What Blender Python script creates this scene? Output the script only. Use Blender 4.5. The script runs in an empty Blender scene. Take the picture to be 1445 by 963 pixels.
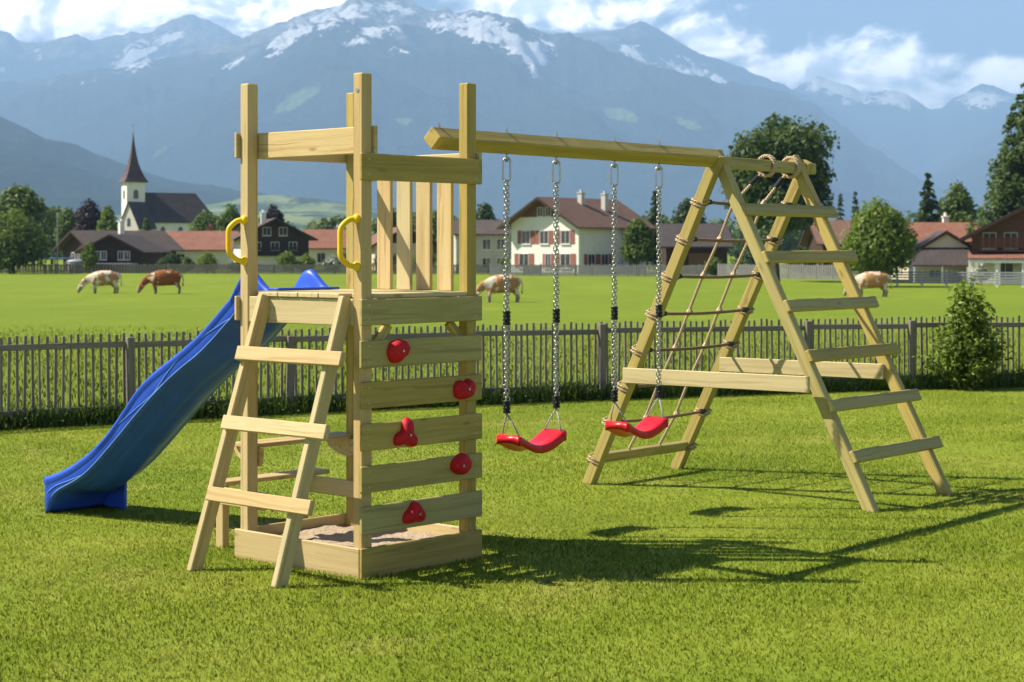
import bpy, math, random
import numpy as np
from mathutils import Vector, Matrix
R = math.radians
SC = bpy.context.scene
COL = SC.collection

# ------------------------------------------------------------------ camera
EYE = 1.66
cam_d = bpy.data.cameras.new('camera')
cam = bpy.data.objects.new('camera', cam_d); COL.objects.link(cam)
cam.location = (0, 0, EYE); cam.rotation_euler = (R(90), 0, 0)
cam_d.sensor_width = 36.0
cam_d.lens = 2556.0 / 1445.0 * 36.0
cam_d.shift_y = -130.2 / 1445.0
cam_d.clip_start = 0.1; cam_d.clip_end = 90000
cam_d.dof.use_dof = True
cam_d.dof.focus_distance = 10.3
cam_d.dof.aperture_fstop = 5.6
SC.camera = cam

# ------------------------------------------------------------------ sun, sky, exposure
SHX, SHY = 0.97, -0.05                       # shadow vector on the ground per metre of height
sun_d = bpy.data.lights.new('sun', 'SUN')
sun = bpy.data.objects.new('sun', sun_d); COL.objects.link(sun)
sun_dir = Vector((-SHX, -SHY, 1.0)).normalized()
sun.rotation_euler = sun_dir.to_track_quat('Z', 'Y').to_euler()
sun_d.energy = 5.0; sun_d.angle = R(0.5); sun_d.color = (1.0, 0.93, 0.80)
SUN_EL = math.asin(sun_dir.z); SUN_ROT = math.atan2(sun_dir.x, sun_dir.y)
SC.view_settings.view_transform = 'Standard'
SC.view_settings.look = 'None'
SC.view_settings.exposure = 1.36
SC.view_settings.gamma = 1.0
SC.view_settings.use_curve_mapping = False
try:
    SC.cycles.volume_bounces = 0
    SC.cycles.max_bounces = 8
    SC.cycles.diffuse_bounces = 3
    SC.cycles.transparent_max_bounces = 8
    SC.cycles.use_denoising = True
except Exception:
    pass

# ------------------------------------------------------------------ node helper
class NT:
    def __init__(s, tree):
        s.t = tree
        s.n = tree.nodes; s.l = tree.links
    def put(s, v, sock):
        if hasattr(v, 'is_output'): s.l.new(v, sock)
        elif v is not None:
            if isinstance(v, (tuple, list)) and len(v) == 3 and sock.type == 'RGBA': v = (*v, 1)
            sock.default_value = v
    def node(s, typ, outs=0, props=None, **ins):
        nd = s.n.new(typ)
        for k, v in (props or {}).items(): setattr(nd, k, v)
        for k, v in ins.items():
            key = k.replace('_', ' ')
            if k[0] == 'i' and k[1:].isdigit(): key = int(k[1:])
            s.put(v, nd.inputs[key])
        return nd.outputs[outs]
    def m(s, op, a, b=None, c=None, clamp=False):
        nd = s.n.new('ShaderNodeMath'); nd.operation = op; nd.use_clamp = clamp
        for i, v in enumerate((a, b, c)):
            if v is not None: s.put(v, nd.inputs[i])
        return nd.outputs[0]
    def vm(s, op, a, b=None):
        nd = s.n.new('ShaderNodeVectorMath'); nd.operation = op
        s.put(a, nd.inputs[0])
        if b is not None: s.put(b, nd.inputs[1])
        return nd.outputs[0]
    def noise(s, vec, scale, detail=4, rough=0.55, dist=0.0, out=0):
        return s.node('ShaderNodeTexNoise', out, None, Vector=vec, Scale=scale, Detail=detail, Roughness=rough, Distortion=dist)
    def ramp(s, fac, stops, interp='LINEAR'):
        nd = s.n.new('ShaderNodeValToRGB'); nd.color_ramp.interpolation = interp
        el = nd.color_ramp.elements
        while len(el) < len(stops): el.new(0.5)
        for e, (p, c) in zip(el, stops):
            e.position = p; e.color = (*c, 1) if isinstance(c, (tuple, list)) else (c, c, c, 1)
        s.put(fac, nd.inputs[0])
        return nd.outputs[0]
    def mix(s, fac, a, b, mode='MIX'):
        nd = s.n.new('ShaderNodeMix'); nd.data_type = 'RGBA'; nd.blend_type = mode
        s.put(fac, nd.inputs[0]); s.put(a, nd.inputs[6]); s.put(b, nd.inputs[7])
        return nd.outputs[2]
    def mr(s, v, a, b, c=0.0, d=1.0, smooth=False):
        nd = s.n.new('ShaderNodeMapRange'); nd.interpolation_type = 'SMOOTHSTEP' if smooth else 'LINEAR'
        for i, x in enumerate((v, a, b, c, d)): s.put(x, nd.inputs[i])
        return nd.outputs[0]
    def xyz(s, v):
        nd = s.n.new('ShaderNodeSeparateXYZ'); s.put(v, nd.inputs[0]); return nd.outputs
    def comb(s, x, y, z):
        nd = s.n.new('ShaderNodeCombineXYZ')
        for i, v in enumerate((x, y, z)): s.put(v, nd.inputs[i])
        return nd.outputs[0]
    def attr(s, name, out='Vector'):
        nd = s.n.new('ShaderNodeAttribute'); nd.attribute_name = name; return nd.outputs[out]
    def coord(s, which='Object'):
        return s.n.new('ShaderNodeTexCoord').outputs[which]
    def pos(s):
        return s.n.new('ShaderNodeNewGeometry').outputs['Position']
    def bump(s, h, strength=0.3, dist=0.01):
        return s.node('ShaderNodeBump', 0, None, Height=h, Strength=strength, Distance=dist)

MATS = {}
def new_mat(name):
    m = bpy.data.materials.new(name); m.use_nodes = True
    m.node_tree.nodes.clear()
    n = NT(m.node_tree); out = m.node_tree.nodes.new('ShaderNodeOutputMaterial')
    MATS[name] = m
    return m, n, out
def bsdf(n, out, color, rough=0.6, normal=None, spec=0.5, metal=0.0, **kw):
    nd = n.n.new('ShaderNodeBsdfPrincipled')
    n.put(color, nd.inputs['Base Color']); n.put(rough, nd.inputs['Roughness'])
    nd.inputs['Specular IOR Level'].default_value = spec
    n.put(metal, nd.inputs['Metallic'])
    if normal is not None: n.put(normal, nd.inputs['Normal'])
    for k, v in kw.items(): n.put(v, nd.inputs[k.replace('_', ' ')])
    n.l.new(nd.outputs[0], out.inputs[0])
    return nd

# ------------------------------------------------------------------ world: Nishita sky with cumulus near the ridges
w = bpy.data.worlds.new('World'); SC.world = w; w.use_nodes = True
wt = w.node_tree; wt.nodes.clear(); n = NT(wt)
sky = wt.nodes.new('ShaderNodeTexSky'); sky.sky_type = 'NISHITA'; sky.sun_disc = False
sky.sun_elevation = SUN_EL; sky.sun_rotation = SUN_ROT
sky.altitude = 600; sky.air_density = 1.0; sky.dust_density = 0.6; sky.ozone_density = 2.5
d = n.coord('Generated')
X, Y, Z = n.xyz(d)
hy = n.m('MAXIMUM', n.m('ABSOLUTE', Y), 0.05)
ax = n.m('DIVIDE', X, hy); az = n.m('DIVIDE', Z, hy)      # tangent of azimuth and of elevation
def lobe(cx, cz, rx, rz, gain=1.0):
    a = n.m('DIVIDE', n.m('SUBTRACT', ax, cx), rx); b = n.m('DIVIDE', n.m('SUBTRACT', az, cz), rz)
    r = n.m('SQRT', n.m('ADD', n.m('MULTIPLY', a, a), n.m('MULTIPLY', b, b)))
    return n.m('MULTIPLY', n.mr(r, 0.0, 1.35, 1.0, 0.0), gain)
P = 2556.0
def cl(x, y, rx, ry, g=1.0): return lobe((x - 722.5) / P, (351.3 - y) / P, rx / P, ry / P, g)
blobs = [cl(60, 15, 300, 75, 0.95), cl(380, 10, 260, 60, 0.95), cl(740, 5, 260, 60, 0.95), cl(1000, 55, 110, 60, 0.95),
         cl(1235, 100, 150, 72, 1.25), cl(1120, 108, 140, 46, 1.1), cl(1400, 118, 150, 60, 1.2), cl(1330, 95, 110, 45, 1.05), cl(1310, 150, 240, 60, 1.2),
         cl(870, 10, 200, 40, 0.8), cl(-300, 60, 300, 80, 0.9), cl(1750, 70, 250, 80, 0.9)]
dens = blobs[0]
for b in blobs[1:]: dens = n.m('MAXIMUM', dens, b)
cv = n.comb(n.m('MULTIPLY', ax, 22.0), n.m('MULTIPLY', az, 34.0), 0.3)
n1 = n.noise(cv, 1.0, 9, 0.575, 0.35)
n2 = n.noise(n.vm('ADD', cv, (-0.16, 0.22, 0)), 1.0, 9, 0.575, 0.35)
cloud = n.m('ADD', dens, n.m('MULTIPLY', n.m('SUBTRACT', n1, 0.5), 1.7))
mask = n.mr(cloud, 0.34, 0.70, 0.0, 0.95, True)
lit = n.mr(n.m('SUBTRACT', n1, n2), -0.10, 0.10, 0.0, 1.0, True)
ccol = n.mix(lit, (27, 27.5, 29), (78, 71, 64))
skyc = n.mix(n.m('MULTIPLY', mask, n.mr(cloud, 0.3, 1.0, 0.7, 1.0)), sky.outputs[0], ccol)
bg = wt.nodes.new('ShaderNodeBackground'); n.put(skyc, bg.inputs[0]); bg.inputs[1].default_value = 0.054
wo = wt.nodes.new('ShaderNodeOutputWorld'); wt.links.new(bg.outputs[0], wo.inputs[0])

# ------------------------------------------------------------------ object helpers
def link(o, parent=None):
    COL.objects.link(o)
    if parent is not None: o.parent = parent
    return o
def tag(o, label=None, cat=None, group=None, kind=None):
    if label: o['label'] = label
    if cat: o['category'] = cat
    if group: o['group'] = group
    if kind: o['kind'] = kind
    return o
def thing(name, label, cat, loc=(0, 0, 0), rz=0.0, group=None):
    o = link(bpy.data.objects.new(name, None)); o.empty_display_size = 0.2
    o.location = loc; o.rotation_euler = (0, 0, rz)
    return tag(o, label, cat, group)
def group_part(name, parent):
    o = link(bpy.data.objects.new(name, None), parent); o.empty_display_size = 0.1
    return o

class MB:
    """collects verts / faces plus a vector attribute 'grain' per vertex"""
    def __init__(s, seed=0):
        s.v = []; s.f = []; s.g = []; s.nv = 0
        s.rng = random.Random(seed)
    def add(s, verts, faces, grain=None):
        b = s.nv
        verts = np.asarray(verts, float); s.v.append(verts)
        s.g.append(np.asarray(grain, float) if grain is not None else verts.copy())
        s.f += [tuple(int(i) + b for i in f) for f in faces]
        s.nv += len(verts)
        return s
    def cbox(s, c, ax, h, bev=0.004):
        """chamfered box: centre c, rows of ax = unit axes (first = grain), half sizes h"""
        c = np.asarray(c, float); ax = np.asarray(ax, float); h = np.asarray(h, float)
        bev = min(bev, 0.45 * h.min())
        idx = {}; loc = []
        for sx in (-1, 1):
            for sy in (-1, 1):
                for sz in (-1, 1):
                    sg = np.array((sx, sy, sz))
                    for k in range(3):
                        q = sg * (h - bev); q[k] = sg[k] * h[k]
                        idx[(sx, sy, sz, k)] = len(loc); loc.append(q)
        loc = np.array(loc); fs = []
        for k in range(3):
            a, b = (k + 1) % 3, (k + 2) % 3
            for sg in (-1, 1):
                f = []
                for (p, q) in ((-1, -1), (1, -1), (1, 1), (-1, 1)):
                    t = [0, 0, 0]; t[k] = sg; t[a] = p; t[b] = q
                    f.append(idx[(*t, k)])
                fs.append(f if sg > 0 else f[::-1])
            # edges along axis k
            for sa in (-1, 1):
                for sb in (-1, 1):
                    t0 = [0, 0, 0]; t1 = [0, 0, 0]
                    t0[k] = -1; t1[k] = 1; t0[a] = t1[a] = sa; t0[b] = t1[b] = sb
                    f = [idx[(*t0, a)], idx[(*t1, a)], idx[(*t1, b)], idx[(*t0, b)]]
                    fs.append(f if sa * sb < 0 else f[::-1])
        for sx in (-1, 1):
            for sy in (-1, 1):
                for sz in (-1, 1):
                    f = [idx[(sx, sy, sz, k)] for k in range(3)]
                    fs.append(f if sx * sy * sz > 0 else f[::-1])
        off = np.array([s.rng.uniform(-50, 50) for _ in range(3)])
        return s.add(c + loc @ ax, fs, loc + off)
    def box(s, lo, hi, bev=0.003, long=None):
        lo = np.asarray(lo, float); hi = np.asarray(hi, float); h = (hi - lo) / 2
        k = int(np.argmax(h)) if long is None else long
        ax = np.roll(np.eye(3), -k, axis=0)
        return s.cbox((lo + hi) / 2, ax, np.roll(h, -k), bev)
    def beam(s, a, b, up, w, t, bev=0.004, ext=(0, 0)):
        """bar from a to b; 'up' hints the direction of thickness t, w is across"""
        a = np.asarray(a, float); b = np.asarray(b, float)
        d = b - a; L = np.linalg.norm(d); d /= L
        up = np.asarray(up, float); up = up - d * (up @ d); up /= np.linalg.norm(up)
        side = np.cross(up, d)
        a = a - d * ext[0]; b = b + d * ext[1]; L = np.linalg.norm(b - a)
        return s.cbox((a + b) / 2, np.array([d, side, up]), (L / 2, w / 2, t / 2), bev)
    def tube(s, pts, r, n=8, caps=True, closed=False):
        pts = np.asarray(pts, float); m = len(pts)
        r = np.broadcast_to(np.asarray(r, float), (m,))
        if closed: tg = np.roll(pts, -1, 0) - np.roll(pts, 1, 0)
        else: tg = np.gradient(pts, axis=0)
        tg /= np.linalg.norm(tg, axis=1)[:, None] + 1e-12
        ref = np.array((0, 0, 1.0)) if abs(tg[0][2]) < 0.9 else np.array((1.0, 0, 0))
        nn = np.cross(tg[0], ref); nn /= np.linalg.norm(nn)
        vs = []; gs = []; L = 0
        off = s.rng.uniform(-50, 50)
        for i in range(m):
            nn = nn - tg[i] * (nn @ tg[i]); nn /= np.linalg.norm(nn) + 1e-12
            bb = np.cross(tg[i], nn)
            if i: L += np.linalg.norm(pts[i] - pts[i - 1])
            for k in range(n):
                an = 2 * math.pi * k / n
                vs.append(pts[i] + r[i] * (math.cos(an) * nn + math.sin(an) * bb))
                gs.append((L + off, r[i] * math.cos(an), r[i] * math.sin(an)))
        fs = []
        for i in range(m if closed else m - 1):
            j = (i + 1) % m
            for k in range(n):
                k2 = (k + 1) % n
                fs.append((i * n + k, i * n + k2, j * n + k2, j * n + k))
        if caps and not closed:
            fs.append(tuple(range(n))[::-1]); fs.append(tuple(range((m - 1) * n, m * n)))
        return s.add(vs, fs, gs)
    def lathe(s, prof, c=(0, 0, 0), n=16):
        """profile (r,z) turned about z at c"""
        vs = []; fs = []
        for r_, z_ in prof:
            for k in range(n):
                a = 2 * math.pi * k / n
                vs.append((c[0] + r_ * math.cos(a), c[1] + r_ * math.sin(a), c[2] + z_))
        for i in range(len(prof) - 1):
            for k in range(n):
                k2 = (k + 1) % n
                fs.append((i * n + k, i * n + k2, (i + 1) * n + k2, (i + 1) * n + k))
        fs.append(tuple(range(n))[::-1]); fs.append(tuple(range((len(prof) - 1) * n, len(prof) * n)))
        return s.add(vs, fs)
    def prism(s, poly, axis0, axis1, axis2, c, t):
        """2-D polygon in axes 0/1, extruded by t along axis2 from c"""
        c = np.asarray(c, float); A0, A1, A2 = (np.asarray(a, float) for a in (axis0, axis1, axis2))
        k = len(poly)
        vs = [c + A0 * p[0] + A1 * p[1] for p in poly] + [c + A0 * p[0] + A1 * p[1] + A2 * t for p in poly]
        fs = [tuple(range(k))[::-1], tuple(range(k, 2 * k))] + [(i, (i + 1) % k, k + (i + 1) % k, k + i) for i in range(k)]
        return s.add(vs, fs)
    def build(s, name, mat, parent=None, smooth=False, mats=None, midx=None):
        v = np.concatenate(s.v) if s.v else np.zeros((0, 3))
        me = bpy.data.meshes.new(name)
        me.from_pydata(v.tolist(), [], s.f)
        at = me.attributes.new('grain', 'FLOAT_VECTOR', 'POINT')
        at.data.foreach_set('vector', np.concatenate(s.g).ravel())
        if smooth: me.polygons.foreach_set('use_smooth', [True] * len(me.polygons))
        me.materials.append(MATS[mat] if isinstance(mat, str) else mat)
        me.update()
        return link(bpy.data.objects.new(name, me), parent)

def fast_mesh(name, v, faces_n, mat, attrs=None, smooth=False, parent=None):
    """v (m,3); faces are consecutive groups of faces_n verts"""
    me = bpy.data.meshes.new(name)
    m = len(v); nf = m // faces_n
    me.vertices.add(m); me.vertices.foreach_set('co', np.asarray(v, np.float32).ravel())
    me.loops.add(m); me.loops.foreach_set('vertex_index', np.arange(m, dtype=np.int32))
    me.polygons.add(nf); me.polygons.foreach_set('loop_start', np.arange(0, m, faces_n, dtype=np.int32))
    try: me.polygons.foreach_set('loop_total', np.full(nf, faces_n, np.int32))
    except Exception: pass
    for k, a in (attrs or {}).items():
        a = np.asarray(a, np.float32)
        if a.ndim == 1:
            t = me.attributes.new(k, 'FLOAT', 'POINT'); t.data.foreach_set('value', a)
        else:
            t = me.attributes.new(k, 'FLOAT_VECTOR', 'POINT'); t.data.foreach_set('vector', a.ravel())
    me.materials.append(MATS[mat]); me.update(calc_edges=True); me.validate()
    return link(bpy.data.objects.new(name, me), parent)

def grid_mesh(name, P3, mat, attrs=None, smooth=True, parent=None):
    """P3 (rows, cols, 3)"""
    r, c = P3.shape[:2]
    i = np.arange(r - 1)[:, None] * c + np.arange(c - 1)[None]
    f = np.stack([i, i + 1, i + c + 1, i + c], -1).reshape(-1, 4)
    me = bpy.data.meshes.new(name); me.from_pydata(P3.reshape(-1, 3).tolist(), [], f.tolist())
    for k, a in (attrs or {}).items():
        t = me.attributes.new(k, 'FLOAT', 'POINT'); t.data.foreach_set('value', np.asarray(a, np.float32).ravel())
    me.polygons.foreach_set('use_smooth', [smooth] * len(me.polygons))
    me.materials.append(MATS[mat]); me.update()
    return link(bpy.data.objects.new(name, me), parent)

# value noise in numpy
def _hash(ix, iy, seed):
    h = (ix.astype(np.int64) * 374761393 + iy.astype(np.int64) * 668265263 + seed * 974634777) & 0x7fffffff
    h = ((h ^ (h >> 13)) * 1274126177) & 0x7fffffff
    return ((h ^ (h >> 16)) & 0xffff) / 65535.0
def vnoise(x, y, seed=0):
    x = np.asarray(x, float); y = np.asarray(y, float)
    ix = np.floor(x); iy = np.floor(y); fx = x - ix; fy = y - iy
    fx = fx * fx * (3 - 2 * fx); fy = fy * fy * (3 - 2 * fy)
    a = _hash(ix, iy, seed); b = _hash(ix + 1, iy, seed); c = _hash(ix, iy + 1, seed); d_ = _hash(ix + 1, iy + 1, seed)
    return (a * (1 - fx) + b * fx) * (1 - fy) + (c * (1 - fx) + d_ * fx) * fy
def fbm(x, y, oct=5, seed=0, ridged=False, gain=0.5):
    t = 0; a = 1; s = 0
    for o in range(oct):
        q = vnoise(np.asarray(x) * 2 ** o + o * 17.3, np.asarray(y) * 2 ** o + o * 9.1, seed + o)
        if ridged: q = 1 - np.abs(2 * q - 1)
        t = t + a * q; s += a; a *= gain
    return t / s
# ------------------------------------------------------------------ materials
def wood_mat(name, c0, c1, c2, knot=(0.20, 0.12, 0.05), rough=0.62, fiber=1.0, vary=0.40):
    m, n, out = new_mat(name)
    g = n.attr('grain')
    gx, gy, gz = n.xyz(g)
    warp = n.noise(n.vm('MULTIPLY', g, (1.3, 9, 9)), 1.0, 3, 0.5)
    ring = n.comb(n.m('MULTIPLY', gx, 0.55), n.m('ADD', n.m('MULTIPLY', gy, 26.0), n.m('MULTIPLY', warp, 2.2)), n.m('MULTIPLY', gz, 26.0))
    r1 = n.noise(ring, 1.0, 3, 0.5, 0.6)
    fib = n.noise(n.vm('MULTIPLY', g, (7, 420, 420)), 1.0, 3, 0.6)
    blot = n.noise(n.vm('MULTIPLY', g, (1.6, 7, 7)), 1.0, 3, 0.6)
    col = n.ramp(r1, [(0.28, c2), (0.40, c1), (0.50, c0), (0.58, c0), (0.66, c2)])
    col = n.mix(n.mr(blot, 0.35, 0.75, 0.0, 0.55), col, c1)
    col = n.mix(n.mr(fib, 0.25, 0.8, 0.0, 0.45 * fiber), col, c2)
    vor = n.n.new('ShaderNodeTexVoronoi'); n.put(n.vm('MULTIPLY', g, (3.2, 11, 11)), vor.inputs['Vector'])
    vor.inputs['Scale'].default_value = 1.0
    kn = n.mr(vor.outputs['Distance'], 0.04, 0.17, 1.0, 0.0, True)
    sel = n.mr(n.xyz(vor.outputs['Color'])[0], 0.66, 0.68)
    col = n.mix(n.m('MULTIPLY', n.m('MULTIPLY', kn, sel), 0.75), col, knot)
    # fine drying checks
    ck = n.noise(n.vm('MULTIPLY', g, (2.2, 160, 160)), 1.0, 2, 0.5)
    chk = n.mr(ck, 0.70, 0.74, 0.0, 0.55)
    col = n.mix(chk, col, tuple(x * 0.35 for x in c2))
    h = n.m('SUBTRACT', n.m('ADD', n.m('MULTIPLY', fib, 0.5), n.m('MULTIPLY', r1, 0.5)), n.m('MULTIPLY', chk, 0.6))
    rnd = n.n.new('ShaderNodeObjectInfo').outputs['Random']            # each board its own tone
    r2 = n.m('FRACT', n.m('MULTIPLY', rnd, 7.31))
    col = n.mix(n.m('MULTIPLY', rnd, vary), col, c2)
    hs = n.n.new('ShaderNodeHueSaturation'); n.put(col, hs.inputs['Color'])
    n.put(n.mr(r2, 0, 1, 0.493, 0.512), hs.inputs['Hue']); n.put(n.mr(r2, 0, 1, 1.05, 0.86), hs.inputs['Saturation'])
    col = hs.outputs[0]
    # weathering: dull grey-green bloom in long uneven patches
    wz = n.noise(n.vm('MULTIPLY', g, (0.9, 5, 5)), 1.3, 5, 0.65)
    col = n.mix(n.mr(wz, 0.52, 0.74, 0, 0.42), col, tuple(x * y for x, y in zip(c2, (0.72, 0.80, 0.85))))
    bsdf(n, out, col, n.mr(fib, 0, 1, rough - 0.08, rough + 0.12), n.bump(h, 0.45, 0.003), spec=0.3)
    return m
wood_mat('pale_wood', (0.60, 0.455, 0.220), (0.50, 0.375, 0.160), (0.37, 0.255, 0.100))
wood_mat('green_wood', (0.51, 0.390, 0.112), (0.40, 0.310, 0.080), (0.26, 0.190, 0.048))
wood_mat('grey_wood', (0.25, 0.212, 0.172), (0.19, 0.160, 0.132), (0.13, 0.108, 0.09), knot=(0.04, 0.035, 0.03), rough=0.8)
wood_mat('dark_timber', (0.065, 0.034, 0.018), (0.045, 0.024, 0.014), (0.032, 0.018, 0.011), knot=(0.02, 0.01, 0.008), rough=0.8)
wood_mat('brown_timber', (0.21, 0.095, 0.04), (0.16, 0.07, 0.03), (0.10, 0.045, 0.02), rough=0.75)
wood_mat('bar_wood', (0.28, 0.18, 0.09), (0.22, 0.14, 0.07), (0.15, 0.09, 0.05), rough=0.75)

def plastic(name, col, rough=0.35, scratch=0.0, sss=0.0):
    m, n, out = new_mat(name)
    p = n.coord('Object')
    a = n.noise(p, 6.0, 4, 0.6); b = n.noise(p, 240.0, 2, 0.6)
    dark = tuple(c * 0.80 for c in col)
    c = n.mix(n.mr(a, 0.35, 0.7), col, dark)
    if scratch:
        s1 = n.noise(n.vm('MULTIPLY', p, (60, 6, 90)), 1.0, 3, 0.65)
        sm = n.mr(s1, 0.66, 0.74, 0.0, scratch)
        c = n.mix(sm, c, tuple(min(1, x * 1.5 + 0.07) for x in col))
    bsdf(n, out, c, n.mr(a, 0.2, 0.8, rough - 0.06, rough + 0.14), n.bump(b, 0.08, 0.001), spec=0.3)
plastic('blue_plastic', (0.028, 0.098, 0.58), 0.36, 0.40)
plastic('blue_bead', (0.16, 0.33, 0.72), 0.4)
plastic('red_plastic', (0.56, 0.010, 0.018), 0.30)
plastic('hold_red', (0.50, 0.008, 0.014), 0.62)
plastic('yellow_plastic', (0.84, 0.53, 0.010), 0.32)
plastic('black_rubber', (0.016, 0.016, 0.017), 0.45)

m, n, out = new_mat('steel'); p = n.coord('Object')
bsdf(n, out, n.mix(n.noise(p, 90, 3), (0.52, 0.50, 0.46), (0.36, 0.34, 0.31)), n.mr(n.noise(p, 40, 2), 0, 1, 0.25, 0.45), metal=1.0)
def rope_mat(name, a, b):
    m, n, out = new_mat(name)
    gx, gy, gz = n.xyz(n.attr('grain'))
    ang = n.m('ARCTAN2', gz, gy)
    tw = n.m('SINE', n.m('ADD', n.m('MULTIPLY', gx, 330.0), n.m('MULTIPLY', ang, 3.0)))
    nz = n.noise(n.attr('grain'), 60, 3)
    bsdf(n, out, n.mix(n.mr(n.m('ADD', tw, n.m('MULTIPLY', nz, 1.5)), -0.9, 1.6), a, b), 0.85, n.bump(tw, 0.7, 0.004), spec=0.2)
rope_mat('hemp_rope', (0.30, 0.19, 0.10), (0.62, 0.47, 0.30))
rope_mat('pale_rope', (0.26, 0.24, 0.30), (0.60, 0.56, 0.58))

m, n, out = new_mat('sand'); p = n.pos()
a = n.noise(p, 9, 4); b = n.noise(p, 420, 2, 0.7); c_ = n.noise(p, 38, 4, 0.6)
bsdf(n, out, n.mix(b, n.mix(a, (0.56, 0.42, 0.28), (0.68, 0.54, 0.39)), (0.46, 0.34, 0.22)), 0.95, n.bump(n.m('ADD', c_, n.m('MULTIPLY', b, 0.25)), 0.9, 0.03), spec=0.1)

# --- lawn soil under the blades, meadow, far terrain
m, n, out = new_mat('lawn_ground'); p = n.pos()
a = n.noise(p, 1.1, 5, 0.6); b = n.noise(p, 60, 4, 0.7); c_ = n.noise(p, 0.9, 5, 0.6, 0.6); e_ = n.noise(n.vm('MULTIPLY', p, (1, 1, 1)), 210, 3, 0.7)
col = n.mix(n.mr(a, 0.3, 0.7), (0.160, 0.220, 0.014), (0.250, 0.290, 0.032))
col = n.mix(n.mr(b, 0.40, 0.80, 0, 0.45), col, (0.105, 0.150, 0.010))
bg_ = n.noise(p, 0.42, 6, 0.62, 0.4)
col = n.mix(n.mr(bg_, 0.47, 0.66, 0, 0.55), col, (0.095, 0.150, 0.010))
col = n.mix(n.mr(c_, 0.56, 0.74, 0, 0.55), col, (0.40, 0.33, 0.10))
col = n.mix(n.mr(e_, 0.55, 0.8, 0, 0.6), col, (0.42, 0.40, 0.10))
bsdf(n, out, col, 0.9, n.bump(b, 0.45, 0.03), spec=0.1)

m, n, out = new_mat('meadow'); p = n.pos()
X_, Y_, Z_ = n.xyz(p)
st = n.comb(n.m('MULTIPLY', X_, 0.05), n.m('MULTIPLY', Y_, 0.022), 0)
a = n.noise(st, 1.0, 5, 0.6); b = n.noise(p, 5.0, 6, 0.7); c_ = n.noise(p, 0.5, 5, 0.65)
col = n.mix(n.mr(a, 0.3, 0.7), (0.140, 0.205, 0.012), (0.195, 0.250, 0.018))
col = n.mix(n.mr(c_, 0.38, 0.72, 0, 0.5), col, (0.150, 0.185, 0.014))
col = n.mix(n.mr(b, 0.45, 0.75, 0, 0.6), col, (0.12, 0.155, 0.012))
cl_ = n.noise(n.comb(n.m('MULTIPLY', X_, 0.22), n.m('MULTIPLY', Y_, 0.11), 0), 1.0, 6, 0.7)
col = n.mix(n.mr(cl_, 0.50, 0.70, 0, 0.55), col, (0.115, 0.165, 0.014))
col = n.mix(n.mr(cl_, 0.30, 0.44, 0.45, 0.0), col, (0.30, 0.29, 0.045))
far = n.mr(Y_, 700, 1600, 0, 1)
tw = n.noise(p, 0.006, 7, 0.68)
tw2 = n.noise(n.vm('MULTIPLY', p, (0.010, 0.0022, 0)), 1.0, 7, 0.70)
fcol = n.mix(n.mr(tw2, 0.45, 0.53), (0.030, 0.050, 0.024), n.mix(n.mr(tw, 0.4, 0.6), (0.11, 0.155, 0.05), (0.19, 0.215, 0.085)))
col = n.mix(far, col, fcol)
bsdf(n, out, col, 0.9, n.bump(n.m('ADD', b, c_), 0.8, 0.12), spec=0.1)

m, n, out = new_mat('mountain'); p = n.pos()
X_, Y_, Z_ = n.xyz(p)
sp = n.vm('MULTIPLY', p, (0.00045, 0.00045, 0.00045))
a = n.noise(sp, 5.0, 9, 0.66, 0.5); b = n.noise(sp, 24.0, 8, 0.70, 0.3)
hgt = n.attr('high', 'Fac'); sn = n.attr('snow', 'Fac'); md = n.attr('meadow', 'Fac')
forest = n.mix(n.mr(b, 0.3, 0.7), (0.022, 0.036, 0.018), (0.040, 0.058, 0.028))
rock = n.mix(n.mr(b, 0.36, 0.62), (0.06, 0.06, 0.06), (0.46, 0.43, 0.38))
rk = n.mr(n.m('ADD', hgt, n.m('MULTIPLY', n.m('SUBTRACT', a, 0.5), 0.9)), 0.50, 0.74, 0, 1, True)
col = n.mix(rk, forest, rock)
col = n.mix(n.mr(n.m('ADD', md, n.m('MULTIPLY', n.m('SUBTRACT', b, 0.5), 0.9)), 0.45, 0.65, 0, 1, True), col, n.mix(a, (0.12, 0.19, 0.05), (0.20, 0.26, 0.08)))
sm = n.mr(n.m('ADD', sn, n.m('ADD', n.m('MULTIPLY', n.m('SUBTRACT', b, 0.5), 3.0), n.m('MULTIPLY', n.m('SUBTRACT', a, 0.5), 2.6))), 0.58, 0.66, 0, 1, True)
sm = n.m('MULTIPLY', sm, n.mr(sn, 0.05, 0.15))
col = n.mix(sm, col, (0.95, 0.95, 0.95))
bsdf(n, out, col, 0.9, n.bump(n.m('ADD', a, n.m('MULTIPLY', b, 0.6)), 1.0, 140.0), spec=0.05)

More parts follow.
